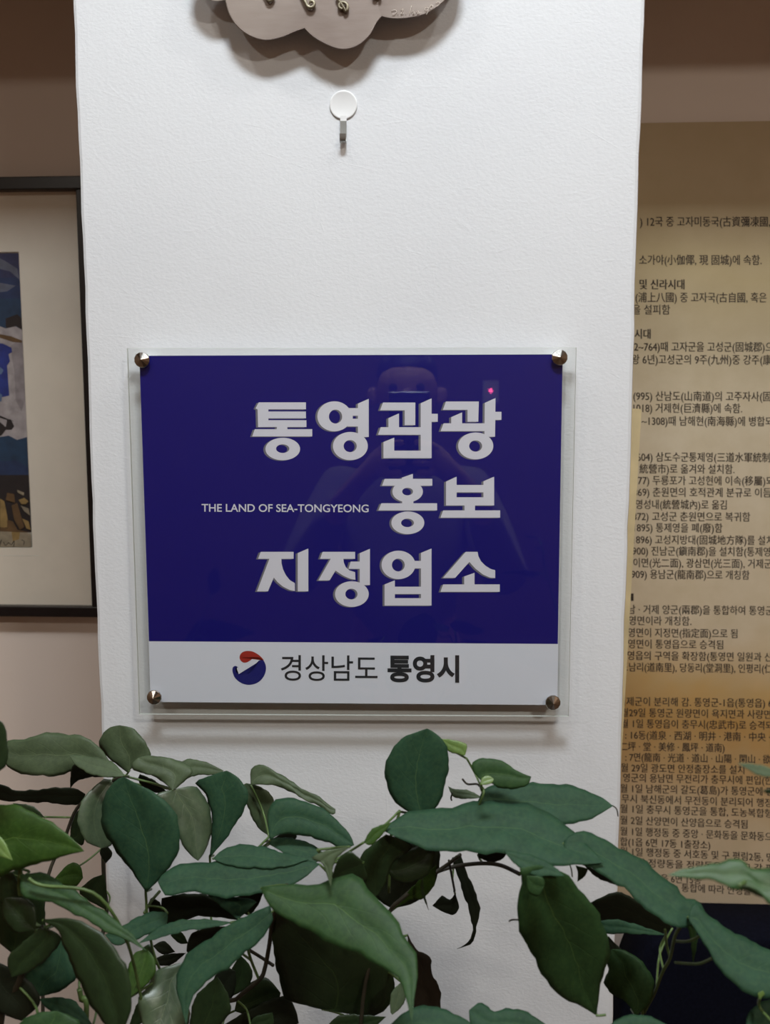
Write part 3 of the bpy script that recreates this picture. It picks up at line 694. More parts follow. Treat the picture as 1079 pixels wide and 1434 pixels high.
# ---------------------------------------------------------------- the leafy plant in front
def leaf_mat(name, top, vein, rough=0.42, spec=0.5, var=0.2, trans=0.0):
    m, nt, b = new_mat(name)
    uv = N(nt, 'ShaderNodeUVMap'); sep = N(nt, 'ShaderNodeSeparateXYZ'); nt.links.new(uv.outputs[0], sep.inputs[0])
    u = math_n(nt, 'ABSOLUTE', math_n(nt, 'SUBTRACT', math_n(nt, 'MULTIPLY', sep.outputs[0], 2.0), 1.0)); v = sep.outputs[1]
    oc = coords(nt); n = noise(nt, oc, 70, 5, 0.65); n2 = noise(nt, oc, 380, 3, 0.6)
    dk = tuple(c*(1-var) for c in top[:3])+(1,); lt = tuple(min(1, c*(1+var)) for c in top[:3])+(1,)
    col = ramp(nt, n, [(0.3, dk), (0.7, lt)])
    col = mixc(nt, math_n(nt, 'MULTIPLY', ramp(nt, n2, [(0.4, (0, 0, 0)), (0.8, (1, 1, 1))]), 0.26), col, vein)
    # midrib, narrowing to the tip, and slanting side veins
    w = math_n(nt, 'MULTIPLY_ADD', v, -0.022, 0.030)
    rib = math_n(nt, 'SUBTRACT', 1.0, math_n(nt, 'SMOOTH_MIN', math_n(nt, 'DIVIDE', u, w), 1.0, 0.3))
    rib.node.use_clamp = True
    sv = math_n(nt, 'MULTIPLY_ADD', u, -0.28, v); sv = math_n(nt, 'FRACT', math_n(nt, 'MULTIPLY', sv, 7.0))
    sv = math_n(nt, 'ABSOLUTE', math_n(nt, 'SUBTRACT', sv, 0.5)); sd = math_n(nt, 'SUBTRACT', 1.0, math_n(nt, 'MULTIPLY', sv, 16.0)); sd.node.use_clamp = True
    sd = math_n(nt, 'MULTIPLY', sd, math_n(nt, 'SUBTRACT', 1.0, u))
    col = mixc(nt, math_n(nt, 'MULTIPLY', sd, 0.10), col, vein)
    col = mixc(nt, math_n(nt, 'MULTIPLY', rib, 0.75), col, vein)
    nt.links.new(col, b.inputs['Base Color'])
    b.inputs['Roughness'].default_value = rough; b.inputs['Specular IOR Level'].default_value = spec
    h = math_n(nt, 'ADD', math_n(nt, 'MULTIPLY', sd, -0.6), math_n(nt, 'MULTIPLY', n, 0.8))
    h = math_n(nt, 'ADD', h, math_n(nt, 'MULTIPLY', rib, -1.0)); bump(nt, b, h, 0.22, 0.001)
    return m
LM = {
 'b': leaf_mat('bluish_green_leaf', srgb(38, 66, 48), srgb(74, 100, 62), 0.60, 0.16),
 'g': leaf_mat('green_leaf', srgb(40, 66, 36), srgb(78, 104, 54), 0.55, 0.2),
 'y': leaf_mat('fresh_green_leaf', srgb(44, 70, 24), srgb(84, 110, 46), 0.50, 0.25),
 'p': leaf_mat('pale_dusty_leaf', srgb(66, 80, 56), srgb(96, 110, 76), 0.55, 0.3),
 's': leaf_mat('glossy_pale_leaf', srgb(66, 82, 60), srgb(104, 118, 84), 0.40, 0.7),
 'd': leaf_mat('dark_green_leaf', srgb(34, 50, 28), srgb(56, 76, 38), 0.42, 0.4),  # a darker green than the leaves above
 'k': leaf_mat('shaded_and_dried_leaf', srgb(27, 34, 22), srgb(42, 50, 32), 0.6, 0.3),  # dark tone puts shade into undersides; the dried leaves share it
 'r': leaf_mat('withered_brown_leaf', srgb(44, 38, 30), srgb(64, 56, 42), 0.65, 0.3),
 'n': leaf_mat('new_light_leaf', srgb(92, 118, 58), srgb(136, 156, 84), 0.4, 0.5),
 'm': leaf_mat('light_green_leaf', srgb(46, 76, 38), srgb(74, 104, 58), 0.45, 0.5),
}
M['stem'] = simple('green_stem', srgb(78, 100, 52), 0.5, nscale=60, namt=0.3)
M['stem_dark'] = simple('dark_stem', srgb(48, 44, 32), 0.6, nscale=60, namt=0.3)
M['planter'] = simple('grey_planter', srgb(96, 92, 88), 0.5, nscale=20, namt=0.1)
M['soil'] = simple('potting_soil', srgb(46, 34, 26), 0.95, nscale=80, namt=0.5, bscale=120, bstr=0.8)
plant = thing('leafy_plant', (-0.06, -0.20, 0), 'large trailing green plant with broad pointed leaves in front of the pillar under the sign', 'plant')
CROPS = {'A': (0, 1000, 3.303), 'B': (200, 1000, 3.303), 'C': (450, 1000, 3.303), 'D': (650, 1060, 3.836), 'E': (829, 1060, 3.836), 'P': (0, 0, 1.0)}
def cv(c, pts):
    ox, oy, s = CROPS[c]; return [Vector((ox+a/s, oy+b/s, 0)) for a, b in pts]
_rl = random.Random(11)
BASES = []
def irregular(P, sgn):
    # margins are never quite smooth
    a, b = _rl.uniform(0, 6.3), _rl.uniform(0, 6.3); n = len(P); w = (P[0]-P[-1]).length*0.011
    for i in range(1, n-1):
        t = (P[i+1]-P[i-1]); t.normalize(); k = w*math.sin(math.pi*i/(n-1))*(0.6*math.sin(i*1.1+a)+0.5*math.sin(i*2.3+b))
        P[i] = P[i]+Vector((t.y, -t.x, 0))*k*sgn
def leaf(c, L, R, d, mat, s=0.5, tx=0.0, dome=0.16, wave=0.0, dt=0.0):
    """L, R: the two edges from base to tip; d: distance before the pillar's face (m); s: lean (positive faces up); tx: turn; dt: tip comes forward"""
    n, m = 24, 5
    Lp = resample(catmull(cv(c, L), 6), n); Rp = resample(catmull(cv(c, R), 6), n)
    irregular(Lp, 1); irregular(Rp, -1)
    b0 = (Lp[0]+Rp[0])/2; t0 = (Lp[-1]+Rp[-1])/2; Lp[-1] = Rp[-1] = t0
    allp = Lp+Rp; cx = sum(p.x for p in allp)/len(allp); cy = sum(p.y for p in allp)/len(allp)
    vs = []; uvs = []; ph = _rl.uniform(0, 6.28); k = (0.795-d)/1150
    for i in range(n):
        A, B = Lp[i], Rp[i]; w = (A-B).length*0.5; t = i/(n-1)
        for j in range(2*m+1):
            u = j/m-1; p = A.lerp(B, (u+1)/2)
            a = abs(u); dd = s*(p.y-cy)+tx*(p.x-cx)
            dd += 0.7*dome*w*(4*a*(1-a)*0.6-0.12*a*a*a)
            dd += wave*w*(a**2)*math.sin(t*15+ph+(2.1 if u > 0 else 0))
            dist = d+k*dd+dt*(t-0.5)
            vs.append(px(p.x, p.y, -dist)); uvs.append(((u+1)/2, t))
    W_ = 2*m+1; fs = []
    for i in range(n-1):
        for j in range(W_-1): fs.append((i*W_+j, i*W_+j+1, (i+1)*W_+j+1, (i+1)*W_+j))
    me = bpy.data.meshes.new('leaf'); me.from_pydata([tuple(v) for v in vs], [], fs)
    ul = me.uv_layers.new(name='UVMap')
    for lp in me.loops: ul.data[lp.index].uv = uvs[lp.vertex_index]
    o = link('leaf', me, LM[mat], plant, True)
    if mat in 'rkn': o['label'] = {'r': 'withered brown leaf', 'k': 'dark leaf, with shade and dryness put into its colour', 'n': 'small bright new leaf'}[mat]
    sm_ = o.modifiers.new('thickness', 'SOLIDIFY'); sm_.thickness = 0.0004; sm_.offset = 0
    if (c, L[0]) not in (('D', (215,505)), ('D', (340,640)), ('D', (300,600)), ('D', (450,1445)), ('E', (60,1480)), ('D', (600,582)), ('D', (650,585)), ('C', (465,760))): BASES.append((sum((vs[j] for j in range(W_)), Vector())/W_, (Lp[1]+Rp[1])/2))
    return o
LEAVES = [
 # crop, L, R, d, material, s, tx, dome, wave, dt
 ('A', [(520,240),(460,150),(400,112),(350,95),(200,88),(110,118),(35,122),(20,170)], [(520,245),(430,255),(335,268),(235,288),(130,280),(60,262),(24,225),(20,170)], .12, 'p', .35, 0, .15, .10),
 ('A', [(575,280),(520,222),(430,198),(320,188)], [(575,287),(500,292),(420,278),(350,235),(320,188)], .15, 'p', .9),
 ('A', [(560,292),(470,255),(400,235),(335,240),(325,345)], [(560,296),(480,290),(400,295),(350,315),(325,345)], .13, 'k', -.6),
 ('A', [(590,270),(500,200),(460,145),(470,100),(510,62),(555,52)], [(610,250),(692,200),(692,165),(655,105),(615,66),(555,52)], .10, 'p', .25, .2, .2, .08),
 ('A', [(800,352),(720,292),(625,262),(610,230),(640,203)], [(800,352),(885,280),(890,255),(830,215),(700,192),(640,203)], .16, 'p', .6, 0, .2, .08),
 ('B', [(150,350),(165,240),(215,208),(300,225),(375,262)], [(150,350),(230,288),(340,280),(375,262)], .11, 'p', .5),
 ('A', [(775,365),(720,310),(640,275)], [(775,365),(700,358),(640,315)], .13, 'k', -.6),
 ('B', [(150,350),(60,372),(75,420),(145,500),(180,600),(250,680)], [(150,350),(240,335),(290,390),(318,470),(318,540),(300,610),(262,676)], .17, 's', .35, -.5, .25, .05),
 ('B', [(310,660),(318,560),(318,460),(290,370),(245,320),(310,285),(390,262)], [(314,660),(390,570),(465,450),(490,380),(450,300),(390,262)], .155, 'b', .25, .2),
 ('A', [(480,300),(400,370),(362,450),(365,520),(400,590),(470,620)], [(560,305),(520,400),(510,500),(520,600),(470,620)], .15, 's', .3, -.6),
 ('A', [(675,820),(600,715),(520,610),(480,540),(468,450),(490,370),(530,310),(575,290)], [(682,820),(740,760),(800,690),(832,600),(830,520),(800,440),(740,380),(640,325),(575,290)], .20, 'b', .15, .1, .16),
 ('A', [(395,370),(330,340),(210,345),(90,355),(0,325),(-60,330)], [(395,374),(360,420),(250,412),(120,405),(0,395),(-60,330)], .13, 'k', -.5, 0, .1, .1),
 ('A', [(205,475),(150,425),(60,412)], [(205,478),(120,475),(60,412)], .14, 'd', .2),
 ('A', [(-200,620),(-60,440),(0,417),(100,430),(220,490),(320,560),(390,632)], [(-200,640),(-50,760),(90,715),(200,688),(300,655),(390,636)], .29, 'y', .35, .15, .18),
 ('A', [(-60,300),(-80,120),(-12,26)], [(-60,300),(0,262),(36,215),(30,90),(15,42),(-12,26)], .30, 'd', .1),
 ('A', [(95,745),(200,735),(300,788),(400,856),(500,926),(590,996),(640,1055),(678,1095)], [(95,770),(105,845),(230,872),(350,925),(480,1000),(600,1052),(678,1095)], .30, 'g', .7, -.1, .2),
 ('A', [(200,960),(270,1000),(300,1090),(350,1200),(400,1310),(480,1430),(545,1500)], [(200,948),(350,948),(450,1000),(540,1090),(590,1190),(612,1310),(590,1420),(545,1500)], .315, 'd', .2, .2, .22),
 ('A', [(190,985),(100,1060),(35,1130),(55,1215)], [(240,1000),(285,1040),(220,1130),(130,1195),(55,1215)], .29, 'd', .1),
 ('A', [(288,1036),(170,1160),(110,1220),(175,1307)], [(290,1040),(328,1130),(354,1215),(280,1280),(175,1307)], .24, 'b', .4),
 ('A', [(-80,1200),(-60,1330),(0,1382),(100,1418)], [(-60,1125),(60,1180),(140,1240),(188,1330),(100,1418)], .27, 'k', .1),
 ('A', [(60,1520),(95,1425),(180,1382),(265,1375)], [(300,1520),(372,1440),(335,1400),(265,1375)], .31, 'g', .5),
 ('A', [(430,1440),(350,1330),(260,1310),(182,1318)], [(430,1446),(340,1425),(230,1372),(182,1318)], .26, 'b', .6),
 ('A', [(0,1060),(-40,900),(0,760),(90,718)], [(120,1160),(205,1010),(195,850),(90,718)], .25, 'd', .0),
 ('A', [(165,1000),(70,1010),(10,930),(20,850)], [(165,1000),(165,900),(110,845),(20,850)], .285, 'd', .3),
 ('A', [(-60,540),(-30,640),(58,675)], [(-60,540),(15,580),(58,675)], .31, 'n', .4),
 ('A', [(250,765),(320,692),(370,700),(384,758)], [(250,772),(300,792),(350,797),(384,758)], .09, 'y', .2),
 ('A', [(490,905),(370,830),(420,765),(482,740)], [(492,905),(494,820),(482,740)], .07, 'd', .1),
 ('A', [(325,570),(335,480),(375,435)], [(325,570),(385,605),(392,500),(375,435)], .10, 'd', .0),
 ('A', [(470,660),(462,640),(470,615)], [(490,690),(520,650),(500,615),(470,615)], .09, 'k', -.2),
 ('A', [(600,1310),(590,1200),(620,1110),(682,1085)], [(600,1310),(700,1230),(722,1150),(682,1085)], .25, 'y', .5),
 ('B', [(585,600),(600,576),(680,572),(780,600),(832,640)], [(585,602),(650,640),(730,680),(800,690),(832,640)], .20, 'b', .9),
 ('B', [(325,668),(380,622),(450,604),(540,610),(640,638),(770,672)], [(325,670),(400,700),(520,712),(650,708),(770,672)], .21, 'b', 1.0, 0, .12),
 ('B', [(818,692),(700,668),(560,680),(400,685),(300,682),(160,700),(95,738),(70,775)], [(818,696),(740,762),(670,800),(560,822),(430,850),(300,835),(200,822),(110,842),(70,775)], .22, 'b', .9, 0, .15),
 ('B', [(588,580),(578,470),(600,408),(640,388),(720,395),(820,430),(900,490),(960,560),(978,606)], [(592,582),(640,556),(740,562),(850,592),(930,622),(978,606)], .20, 'b', .5, 0, .18),
 ('B', [(592,584),(650,552),(714,556)], [(592,588),(660,580),(714,576)], .17, 'k', -.3),
 ('B', [(500,325),(505,248),(560,233),(600,262),(660,288),(720,336),(800,372),(860,418),(892,440)], [(500,328),(560,326),(650,342),(740,392),(820,428),(885,468),(892,440)], .14, 'p', .5, 0, .2, .15),
 ('B', [(582,562),(530,520),(490,440),(463,340),(480,320)], [(586,562),(594,470),(608,395),(550,338),(480,320)], .13, 'p', .2),
 ('B', [(590,885),(480,932),(380,988),(290,1048),(200,1120),(158,1200),(163,1300),(202,1440)], [(604,950),(560,1030),(490,1092),(400,1170),(320,1222),(250,1282),(216,1360),(202,1440)], .27, 'b', .6, .1, .16),
 ('B', [(405,962),(300,950),(180,953),(80,983),(-20,1062)], [(405,968),(320,988),(200,1003),(100,1030),(-20,1062)], .24, 'b', .8),
 ('A', [(775,918),(700,915),(620,948),(540,998),(485,1020)], [(775,925),(765,985),(680,1022),(590,1058),(530,1068),(485,1020)], .22, 'b', .7),
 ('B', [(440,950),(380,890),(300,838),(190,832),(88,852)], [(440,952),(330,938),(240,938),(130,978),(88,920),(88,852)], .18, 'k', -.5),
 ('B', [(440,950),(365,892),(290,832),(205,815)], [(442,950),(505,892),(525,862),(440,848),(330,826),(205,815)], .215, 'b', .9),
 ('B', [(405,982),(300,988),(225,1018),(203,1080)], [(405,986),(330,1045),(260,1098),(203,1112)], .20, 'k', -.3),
 ('B', [(195,1148),(70,1183),(15,1270),(-25,1330),(0,1434),(40,1520)], [(195,1150),(200,1220),(200,1300),(220,1400),(160,1500),(40,1520)], .25, 's', .5, -.2, .22, .12),
 ('B', [(215,1450),(238,1320),(300,1250),(345,1215)], [(330,1460),(405,1380),(392,1290),(345,1215)], .22, 'd', .1),
 ('B', [(395,1310),(405,1200),(450,1112)], [(400,1310),(490,1260),(505,1180),(450,1112)], .10, 'd', .1),
 ('B', [(425,1372),(450,1290),(540,1220),(590,1232),(638,1290)], [(425,1374),(530,1402),(612,1372),(638,1290)], .16, 'd', .3),
 ('B', [(380,1434),(500,1365),(640,1305),(700,1345),(722,1430)], [(380,1455),(550,1490),(722,1430)], .18, 'k', .1),
 ('B', [(340,1300),(330,1220),(380,1170),(430,1190)], [(340,1300),(400,1330),(430,1260),(430,1190)], .12, 'k', .0),
 ('B', [(830,1365),(770,1350),(660,1312),(622,1180),(600,1050),(610,895)], [(830,1365),(950,1385),(1080,1392),(1155,1330),(1155,1200),(1050,1110),(900,1030),(760,940),(610,895)], .20, 'd', -.35, 0, .12),
 ('C', [(-276,800),(-140,788),(0,783),(130,742),(200,770),(260,860),(330,930),(400,1040),(442,1120),(440,1250),(420,1425)], [(-276,812),(-232,900),(-130,962),(0,1037),(130,1092),(250,1152),(335,1200),(385,1290),(420,1425)], .31, 'g', .75, .1, .16),
 ('B', [(958,616),(890,680),(872,795)], [(958,614),(850,632),(782,665),(832,692),(868,795)], .29, 'p', .4),
 ('C', [(195,682),(130,635),(75,680),(48,775)], [(195,690),(210,775),(120,765),(48,775)], .26, 'd', -.2),
 ('C', [(455,465),(390,445),(335,395),(298,310),(300,225),(330,160),(390,102),(440,84),(490,67)], [(475,465),(535,430),(562,370),(586,270),(591,190),(570,130),(530,88),(490,67)], .21, 'b', .12, .12, .16),
 ('P', [(533,1160),(556,1147),(571,1138),(614,1131),(644,1129),(668,1123),(710,1121),(760,1134),(791,1152),(806,1168),(830,1190),(847,1208)], [(533,1161),(560,1175),(590,1187),(620,1192),(650,1194),(690,1194),(709,1195),(740,1206),(770,1212),(806,1212),(847,1208)], .25, 'b', 1.0, 0, .14),
 ('D', [(75,247),(108,172),(200,148),(350,143),(480,143),(600,160),(700,198),(770,238),(802,264)], [(75,252),(200,305),(350,335),(450,362),(540,362),(650,347),(740,302),(802,264)], .22, 'b', .8, 0, .14),
 ('D', [(95,130),(50,75),(43,35),(90,8),(160,10),(230,33),(280,72),(362,106)], [(98,134),(140,136),(190,166),(270,172),(340,152),(362,106)], .23, 'g', .4, 0, .15),
 ('C', [(555,115),(600,118),(672,140),(665,192)], [(555,122),(590,172),(640,186),(665,192)], .20, 'n', .3),
 ('C', [(740,382),(680,352),(620,347),(588,334)], [(740,388),(650,392),(608,378),(588,334)], .18, 'p', .5),
 ('D', [(90,140),(100,112),(130,100),(160,118)], [(95,150),(120,150),(150,140),(160,118)], .25, 'n', .6),
 ('P', [(790,1178),(805,1166),(818,1163),(832,1168),(853,1180),(881,1193),(907,1209),(928,1227),(946,1240),(957,1256),(980,1262),(990,1285)], [(790,1184),(806,1206),(844,1224),(866,1241),(876,1246),(899,1267),(920,1285),(944,1297),(965,1298),(990,1285)], .27, 'b', .8, -.1, .14),
 ('E', [(520,850),(555,778),(605,828),(690,898),(800,960),(960,1040),(1060,1105)], [(520,870),(560,932),(602,1002),(650,1082),(700,1152),(790,1242),(900,1292),(1000,1302),(1060,1280),(1060,1105)], .31, 'b', .7, 0, .14),
 ('E', [(435,915),(350,848),(250,780),(180,733),(100,733),(25,768),(-35,800)], [(435,920),(350,950),(200,905),(100,885),(40,890),(-35,800)], .20, 'k', -.6),
 ('E', [(400,955),(250,903),(120,872),(25,888)], [(400,958),(250,953),(150,948),(70,948),(25,888)], .22, 'b', .4),
 ('D', [(300,600),(312,690),(287,765),(290,880),(330,1000),(390,1105),(450,1212),(510,1282),(600,1322),(670,1362),(714,1390)], [(400,580),(530,618),(590,670),(680,780),(742,880),(778,980),(778,1080),(752,1170),(732,1230),(722,1300),(714,1390)], .28, 'g', -.15, -.30, .2),
 ('D', [(215,505),(330,520),(400,540),(480,585),(540,640)], [(225,520),(290,590),(380,640),(450,640),(540,640)], .29, 'b', .7),
 ('D', [(340,640),(345,720),(400,748),(432,690)], [(345,640),(400,640),(430,655),(432,690)], .30, 'g', .2),
 ('E', [(235,1390),(190,1322),(110,1272),(66,1215),(90,1150),(80,1080),(110,1033)], [(242,1390),(312,1322),(337,1240),(322,1170),(260,1090),(180,1040),(110,1033)], .23, 'g', .3, .3, .25),
 ('D', [(765,1055),(770,990),(778,962)], [(768,1055),(855,1050),(800,988),(778,962)], .20, 'k', -.2),
 ('C', [(318,1440),(400,1370),(500,1348),(600,1378),(680,1420),(725,1475)], [(320,1450),(450,1505),(600,1500),(725,1475)], .30, 'b', .8),
 ('D', [(450,1445),(340,1370),(240,1350),(170,1368),(120,1335),(80,1320),(28,1362)], [(450,1470),(300,1510),(100,1490),(38,1440),(28,1362)], .29, 'b', .7),
 ('E', [(60,1480),(150,1402),(240,1385),(330,1400),(430,1455)], [(60,1500),(240,1530),(430,1460)], .30, 'b', .7),
 ('E', [(840,1500),(833,1400),(890,1330),(960,1303),(1050,1310)], [(845,1510),(980,1500),(1050,1400),(1050,1310)], .32, 'b', .5),
 ('E', [(1090,640),(960,600),(870,600),(810,558),(740,550),(620,583),(500,600),(408,637)], [(1090,645),(1000,810),(920,752),(830,722),(740,700),(640,662),(520,652),(408,637)], .42, 'm', .7, 0, .2, .05),
 ('E', [(790,690),(850,698),(905,730),(925,756)], [(792,694),(840,720),(890,745),(925,756)], .428, 'd', -.3),
 ('E', [(1060,100),(960,58),(870,38),(785,34)], [(1060,105),(920,106),(860,80),(785,34)], .42, 'p', .6),
 ('E', [(1050,185),(960,172),(915,183)], [(1050,192),(970,200),(915,183)], .41, 'd', 0),
 ('C', [(618,832),(595,858),(560,840),(530,870),(515,885)], [(622,832),(638,895),(610,928),(560,912),(515,886)], .16, 'k', 0),
 ('C', [(605,665),(642,780),(690,930),(700,1000),(680,1055),(628,1086)], [(645,650),(682,750),(725,850),(733,915),(712,1022),(692,1064),(628,1086)], .17, 'k', 0),
 ('C', [(198,592),(238,530),(325,500)], [(200,594),(232,605),(290,550),(325,500)], .25, 'y', .4),
 ('C', [(250,850),(183,760),(188,650),(300,556)], [(252,850),(300,780),(332,690),(425,606),(300,556)], .24, 'd', 0),
 ('C', [(298,712),(380,640),(470,600),(533,608)], [(300,720),(350,772),(430,774),(503,730),(533,608)], .23, 'd', .3),
 ('C', [(308,922),(370,858),(460,760),(533,700)], [(312,926),(400,864),(470,852),(523,790),(533,700)], .21, 'y', -.2),
 ('C', [(330,900),(250,840),(230,700),(300,580)], [(330,900),(450,862),(530,770),(533,610),(300,580)], .17, 'k', 0),
 ('C', [(465,760),(462,820),(498,908)], [(472,760),(478,820),(498,908)], .22, 'd', 0),
 ('C', [(400,1015),(440,1088),(500,1118),(515,1200),(556,1290),(550,1340),(562,1405)], [(400,1030),(420,1200),(425,1350),(500,1412),(562,1405)], .18, 'r', 0, 0, .2, .12),
 ('C', [(370,1240),(325,1290),(320,1370),(330,1390)], [(375,1240),(395,1290),(375,1350),(330,1390)], .22, 's', .3),
 ('D', [(600,582),(612,620),(610,670)], [(668,600),(650,640),(610,670)], .24, 'd', .2),
 ('D', [(650,585),(720,650),(835,692)], [(655,580),(760,640),(835,692)], .23, 'k', -.4),
 ('E', [(498,872),(528,960),(545,1115)], [(545,880),(568,980),(545,1115)], .27, 'g', .1),
 ('E', [(900,1292),(895,1270),(920,1255)], [(910,1292),(930,1275),(920,1255)], .33, 'n', .2),
 ('D', [(75,512),(150,500),(230,512)], [(78,540),(150,565),(210,545),(230,512)], .2, 'k', -.2),
 ('B', [(430,850),(500,825),(560,818)], [(430,854),(480,930),(530,890),(560,818)], .19, 'k', -.3),
 ('B', [(50,1070),(100,1050),(150,1100)], [(50,1075),(90,1110),(150,1100)], .10, 'k', 0),
 ('B', [(60,1130),(110,1110),(200,1105)], [(60,1160),(130,1160),(200,1105)], .10, 'k', 0),
 ('B', [(130,1020),(180,1010),(210,1060)], [(130,1024),(170,1060),(210,1060)], .09, 'd', 0),
 ('B', [(0,1080),(40,1070),(60,1180)], [(-10,1180),(20,1240),(60,1180)], .2, 'd', .1),
 ('A', [(740,870),(700,850),(690,900)], [(760,930),(700,960),(690,900)], .18, 'k', 0),
 ('A', [(0,740),(0,860),(60,960)], [(60,730),(110,860),(60,960)], .27, 'd', .1),
 ('B', [(500,1434),(520,1400),(600,1380)], [(500,1460),(600,1440),(600,1380)], .2, 'd', .2),
 ('C', [(20,1450),(100,1390),(300,1400)], [(20,1470),(200,1470),(300,1400)], .2, 'd', .2),
 ('A', [(600,1434),(640,1330),(700,1260)], [(600,1460),(680,1400),(700,1260)], .2, 'd', .2),
]
for a in LEAVES: leaf(*a)
def lower_leaves():
    # the bush goes on downwards to the planter
    rr = random.Random(21)
    for k in range(26):
        u = 20+k*34+rr.uniform(-12, 12); v = rr.uniform(1545, 1690); a = math.radians(rr.uniform(20, 160)); h = rr.uniform(70, 120); w = h*rr.uniform(0.26, 0.36)
        ax = (math.cos(a), -math.sin(a)); nx = (ax[1], -ax[0]); T = (0, .12, .3, .5, .7, .88, 1); H = (0, .62, .95, 1, .78, .36, 0)
        side = lambda s: [(u+ax[0]*h*t+nx[0]*w*s*q, v+ax[1]*h*t+nx[1]*w*s*q) for t, q in zip(T, H)]
        leaf('P', side(1), side(-1), rr.uniform(.14, .28), rr.choice('bbgdgd'), rr.uniform(0, .8), rr.uniform(-.4, .4), .16)
lower_leaves()
STEMS = [  # (u, v, d) points from the soil upwards, radius in metres, material
 ([(330,1800,.17),(290,1440,.18),(330,1400,.19),(363,1372,.2),(371,1357,.2),(378,1320,.2),(383,1285,.22),(402,1240,.24)], .0022, 'stem_dark'),
 ([(363,1372,.2),(352,1345,.2),(345,1320,.2)], .0014, 'stem'),
 ([(383,1352,.2),(365,1340,.19),(345,1328,.19)], .0016, 'stem_dark'),
 ([(490,1800,.18),(505,1440,.2),(525,1330,.2),(545,1278,.21),(566,1256,.21),(600,1228,.2),(620,1218,.19),(644,1212,.19),(677,1209,.2),(702,1212,.21),(728,1224,.23)], .0019, 'stem_dark'),
 ([(600,1228,.2),(625,1212,.2),(645,1197,.21)], .0018, 'stem_dark'),
 ([(629,1205,.2),(634,1232,.18),(637,1248,.165)], .0012, 'stem_dark'),
 ([(654,1062,.2),(664,1080,.2),(672,1097,.22),(678,1108,.23),(672,1125,.23),(660,1150,.22),(640,1190,.2)], .0010, 'stem'),
 ([(648,1091,.2),(655,1098,.2),(668,1098,.21),(675,1104,.22)], .0010, 'stem_dark'),
 ([(100,1800,.22),(121,1440,.24),(114,1400,.24),(111,1385,.24)], .0024, 'stem'),
 ([(60,1800,.2),(60,1400,.16),(58,1300,.15),(68,1225,.14),(90,1175,.13),(108,1132,.13),(140,1105,.13),(172,1086,.14)], .0019, 'stem_dark'),
 ([(204,1246,.2),(205,1262,.2),(206,1279,.2),(214,1330,.19),(240,1440,.18),(250,1800,.18)], .0013, 'stem'),
 ([(202,1279,.2),(212,1262,.19),(224,1248,.18)], .0015, 'stem'),
 ([(294,1198,.155),(296,1240,.16),(300,1300,.17),(352,1345,.2)], .0012, 'stem'),
 ([(377,1172,.16),(366,1183,.17),(352,1200,.18),(345,1240,.18),(350,1290,.19)], .0012, 'stem'),
 ([(900,1800,.2),(900,1440,.22),(903,1418,.22),(916,1393,.23),(928,1362,.24),(939,1341,.25),(946,1310,.27),(960,1290,.28)], .0014, 'stem'),
 ([(939,1341,.25),(934,1322,.25),(932,1302,.26)], .0012, 'stem'),
 ([(946,1318,.26),(965,1318,.28),(985,1308,.29)], .0012, 'stem'),
 ([(946,1348,.26),(975,1350,.28),(990,1346,.29),(999,1341,.3)], .0012, 'stem'),
 ([(891,1424,.23),(891,1440,.23),(890,1800,.21)], .0018, 'stem'),
 ([(858,1128,.22),(864,1133,.22),(866,1143,.22)], .0006, 'stem_dark'),
 ([(795,1205,.25),(800,1215,.25),(802,1228,.25)], .0006, 'stem'),
 ([(835,1422,.28),(842,1422,.28),(849,1421,.28)], .0010, 'stem'),
 ([(726,1288,.28),(718,1288,.27),(713,1290,.27)], .0007, 'stem_dark'),
 ([(633,1121,.18),(632,1117,.18),(634,1110,.18)], .0008, 'stem_dark'),
 ([(-20,1800,.24),(0,1440,.26),(25,1380,.27),(50,1310,.28),(62,1300,.28)], .003, 'stem_dark'),
 ([(62,1300,.28),(45,1290,.28),(28,1250,.28),(25,1200,.28),(-20,1160,.28)], .002, 'stem'),
 ([(144.5,1178,.03),(145,1210,.03),(146.5,1245,.03),(148,1290,.03),(120,1420,.08),(100,1800,.14)], .0026, 'stem_dark'),  # dark brown strip along the pillar's left edge, built as a stem
 ([(445,1190,.27),(455,1205,.26),(470,1235,.24),(500,1330,.22)], .0013, 'stem'),
 ([(560,1135,.21),(556,1150,.21),(548,1170,.21),(545,1250,.21)], .0014, 'stem'),
 ([(205,1440,.25),(190,1360,.26),(170,1300,.29),(130,1250,.3),(60,1240,.3),(40,1230,.3)], .0014, 'stem'),
 ([(980,1800,.3),(1090,1440,.34),(1125,1300,.4),(1125,1200,.42),(1115,1100,.42)], .0016, 'stem'),
]
for pts, r, mt in STEMS:
    P = catmull([px(u, v, -d) for u, v, d in pts], 5); tube('stem', P, r*0.8, M[mt], plant, 7)
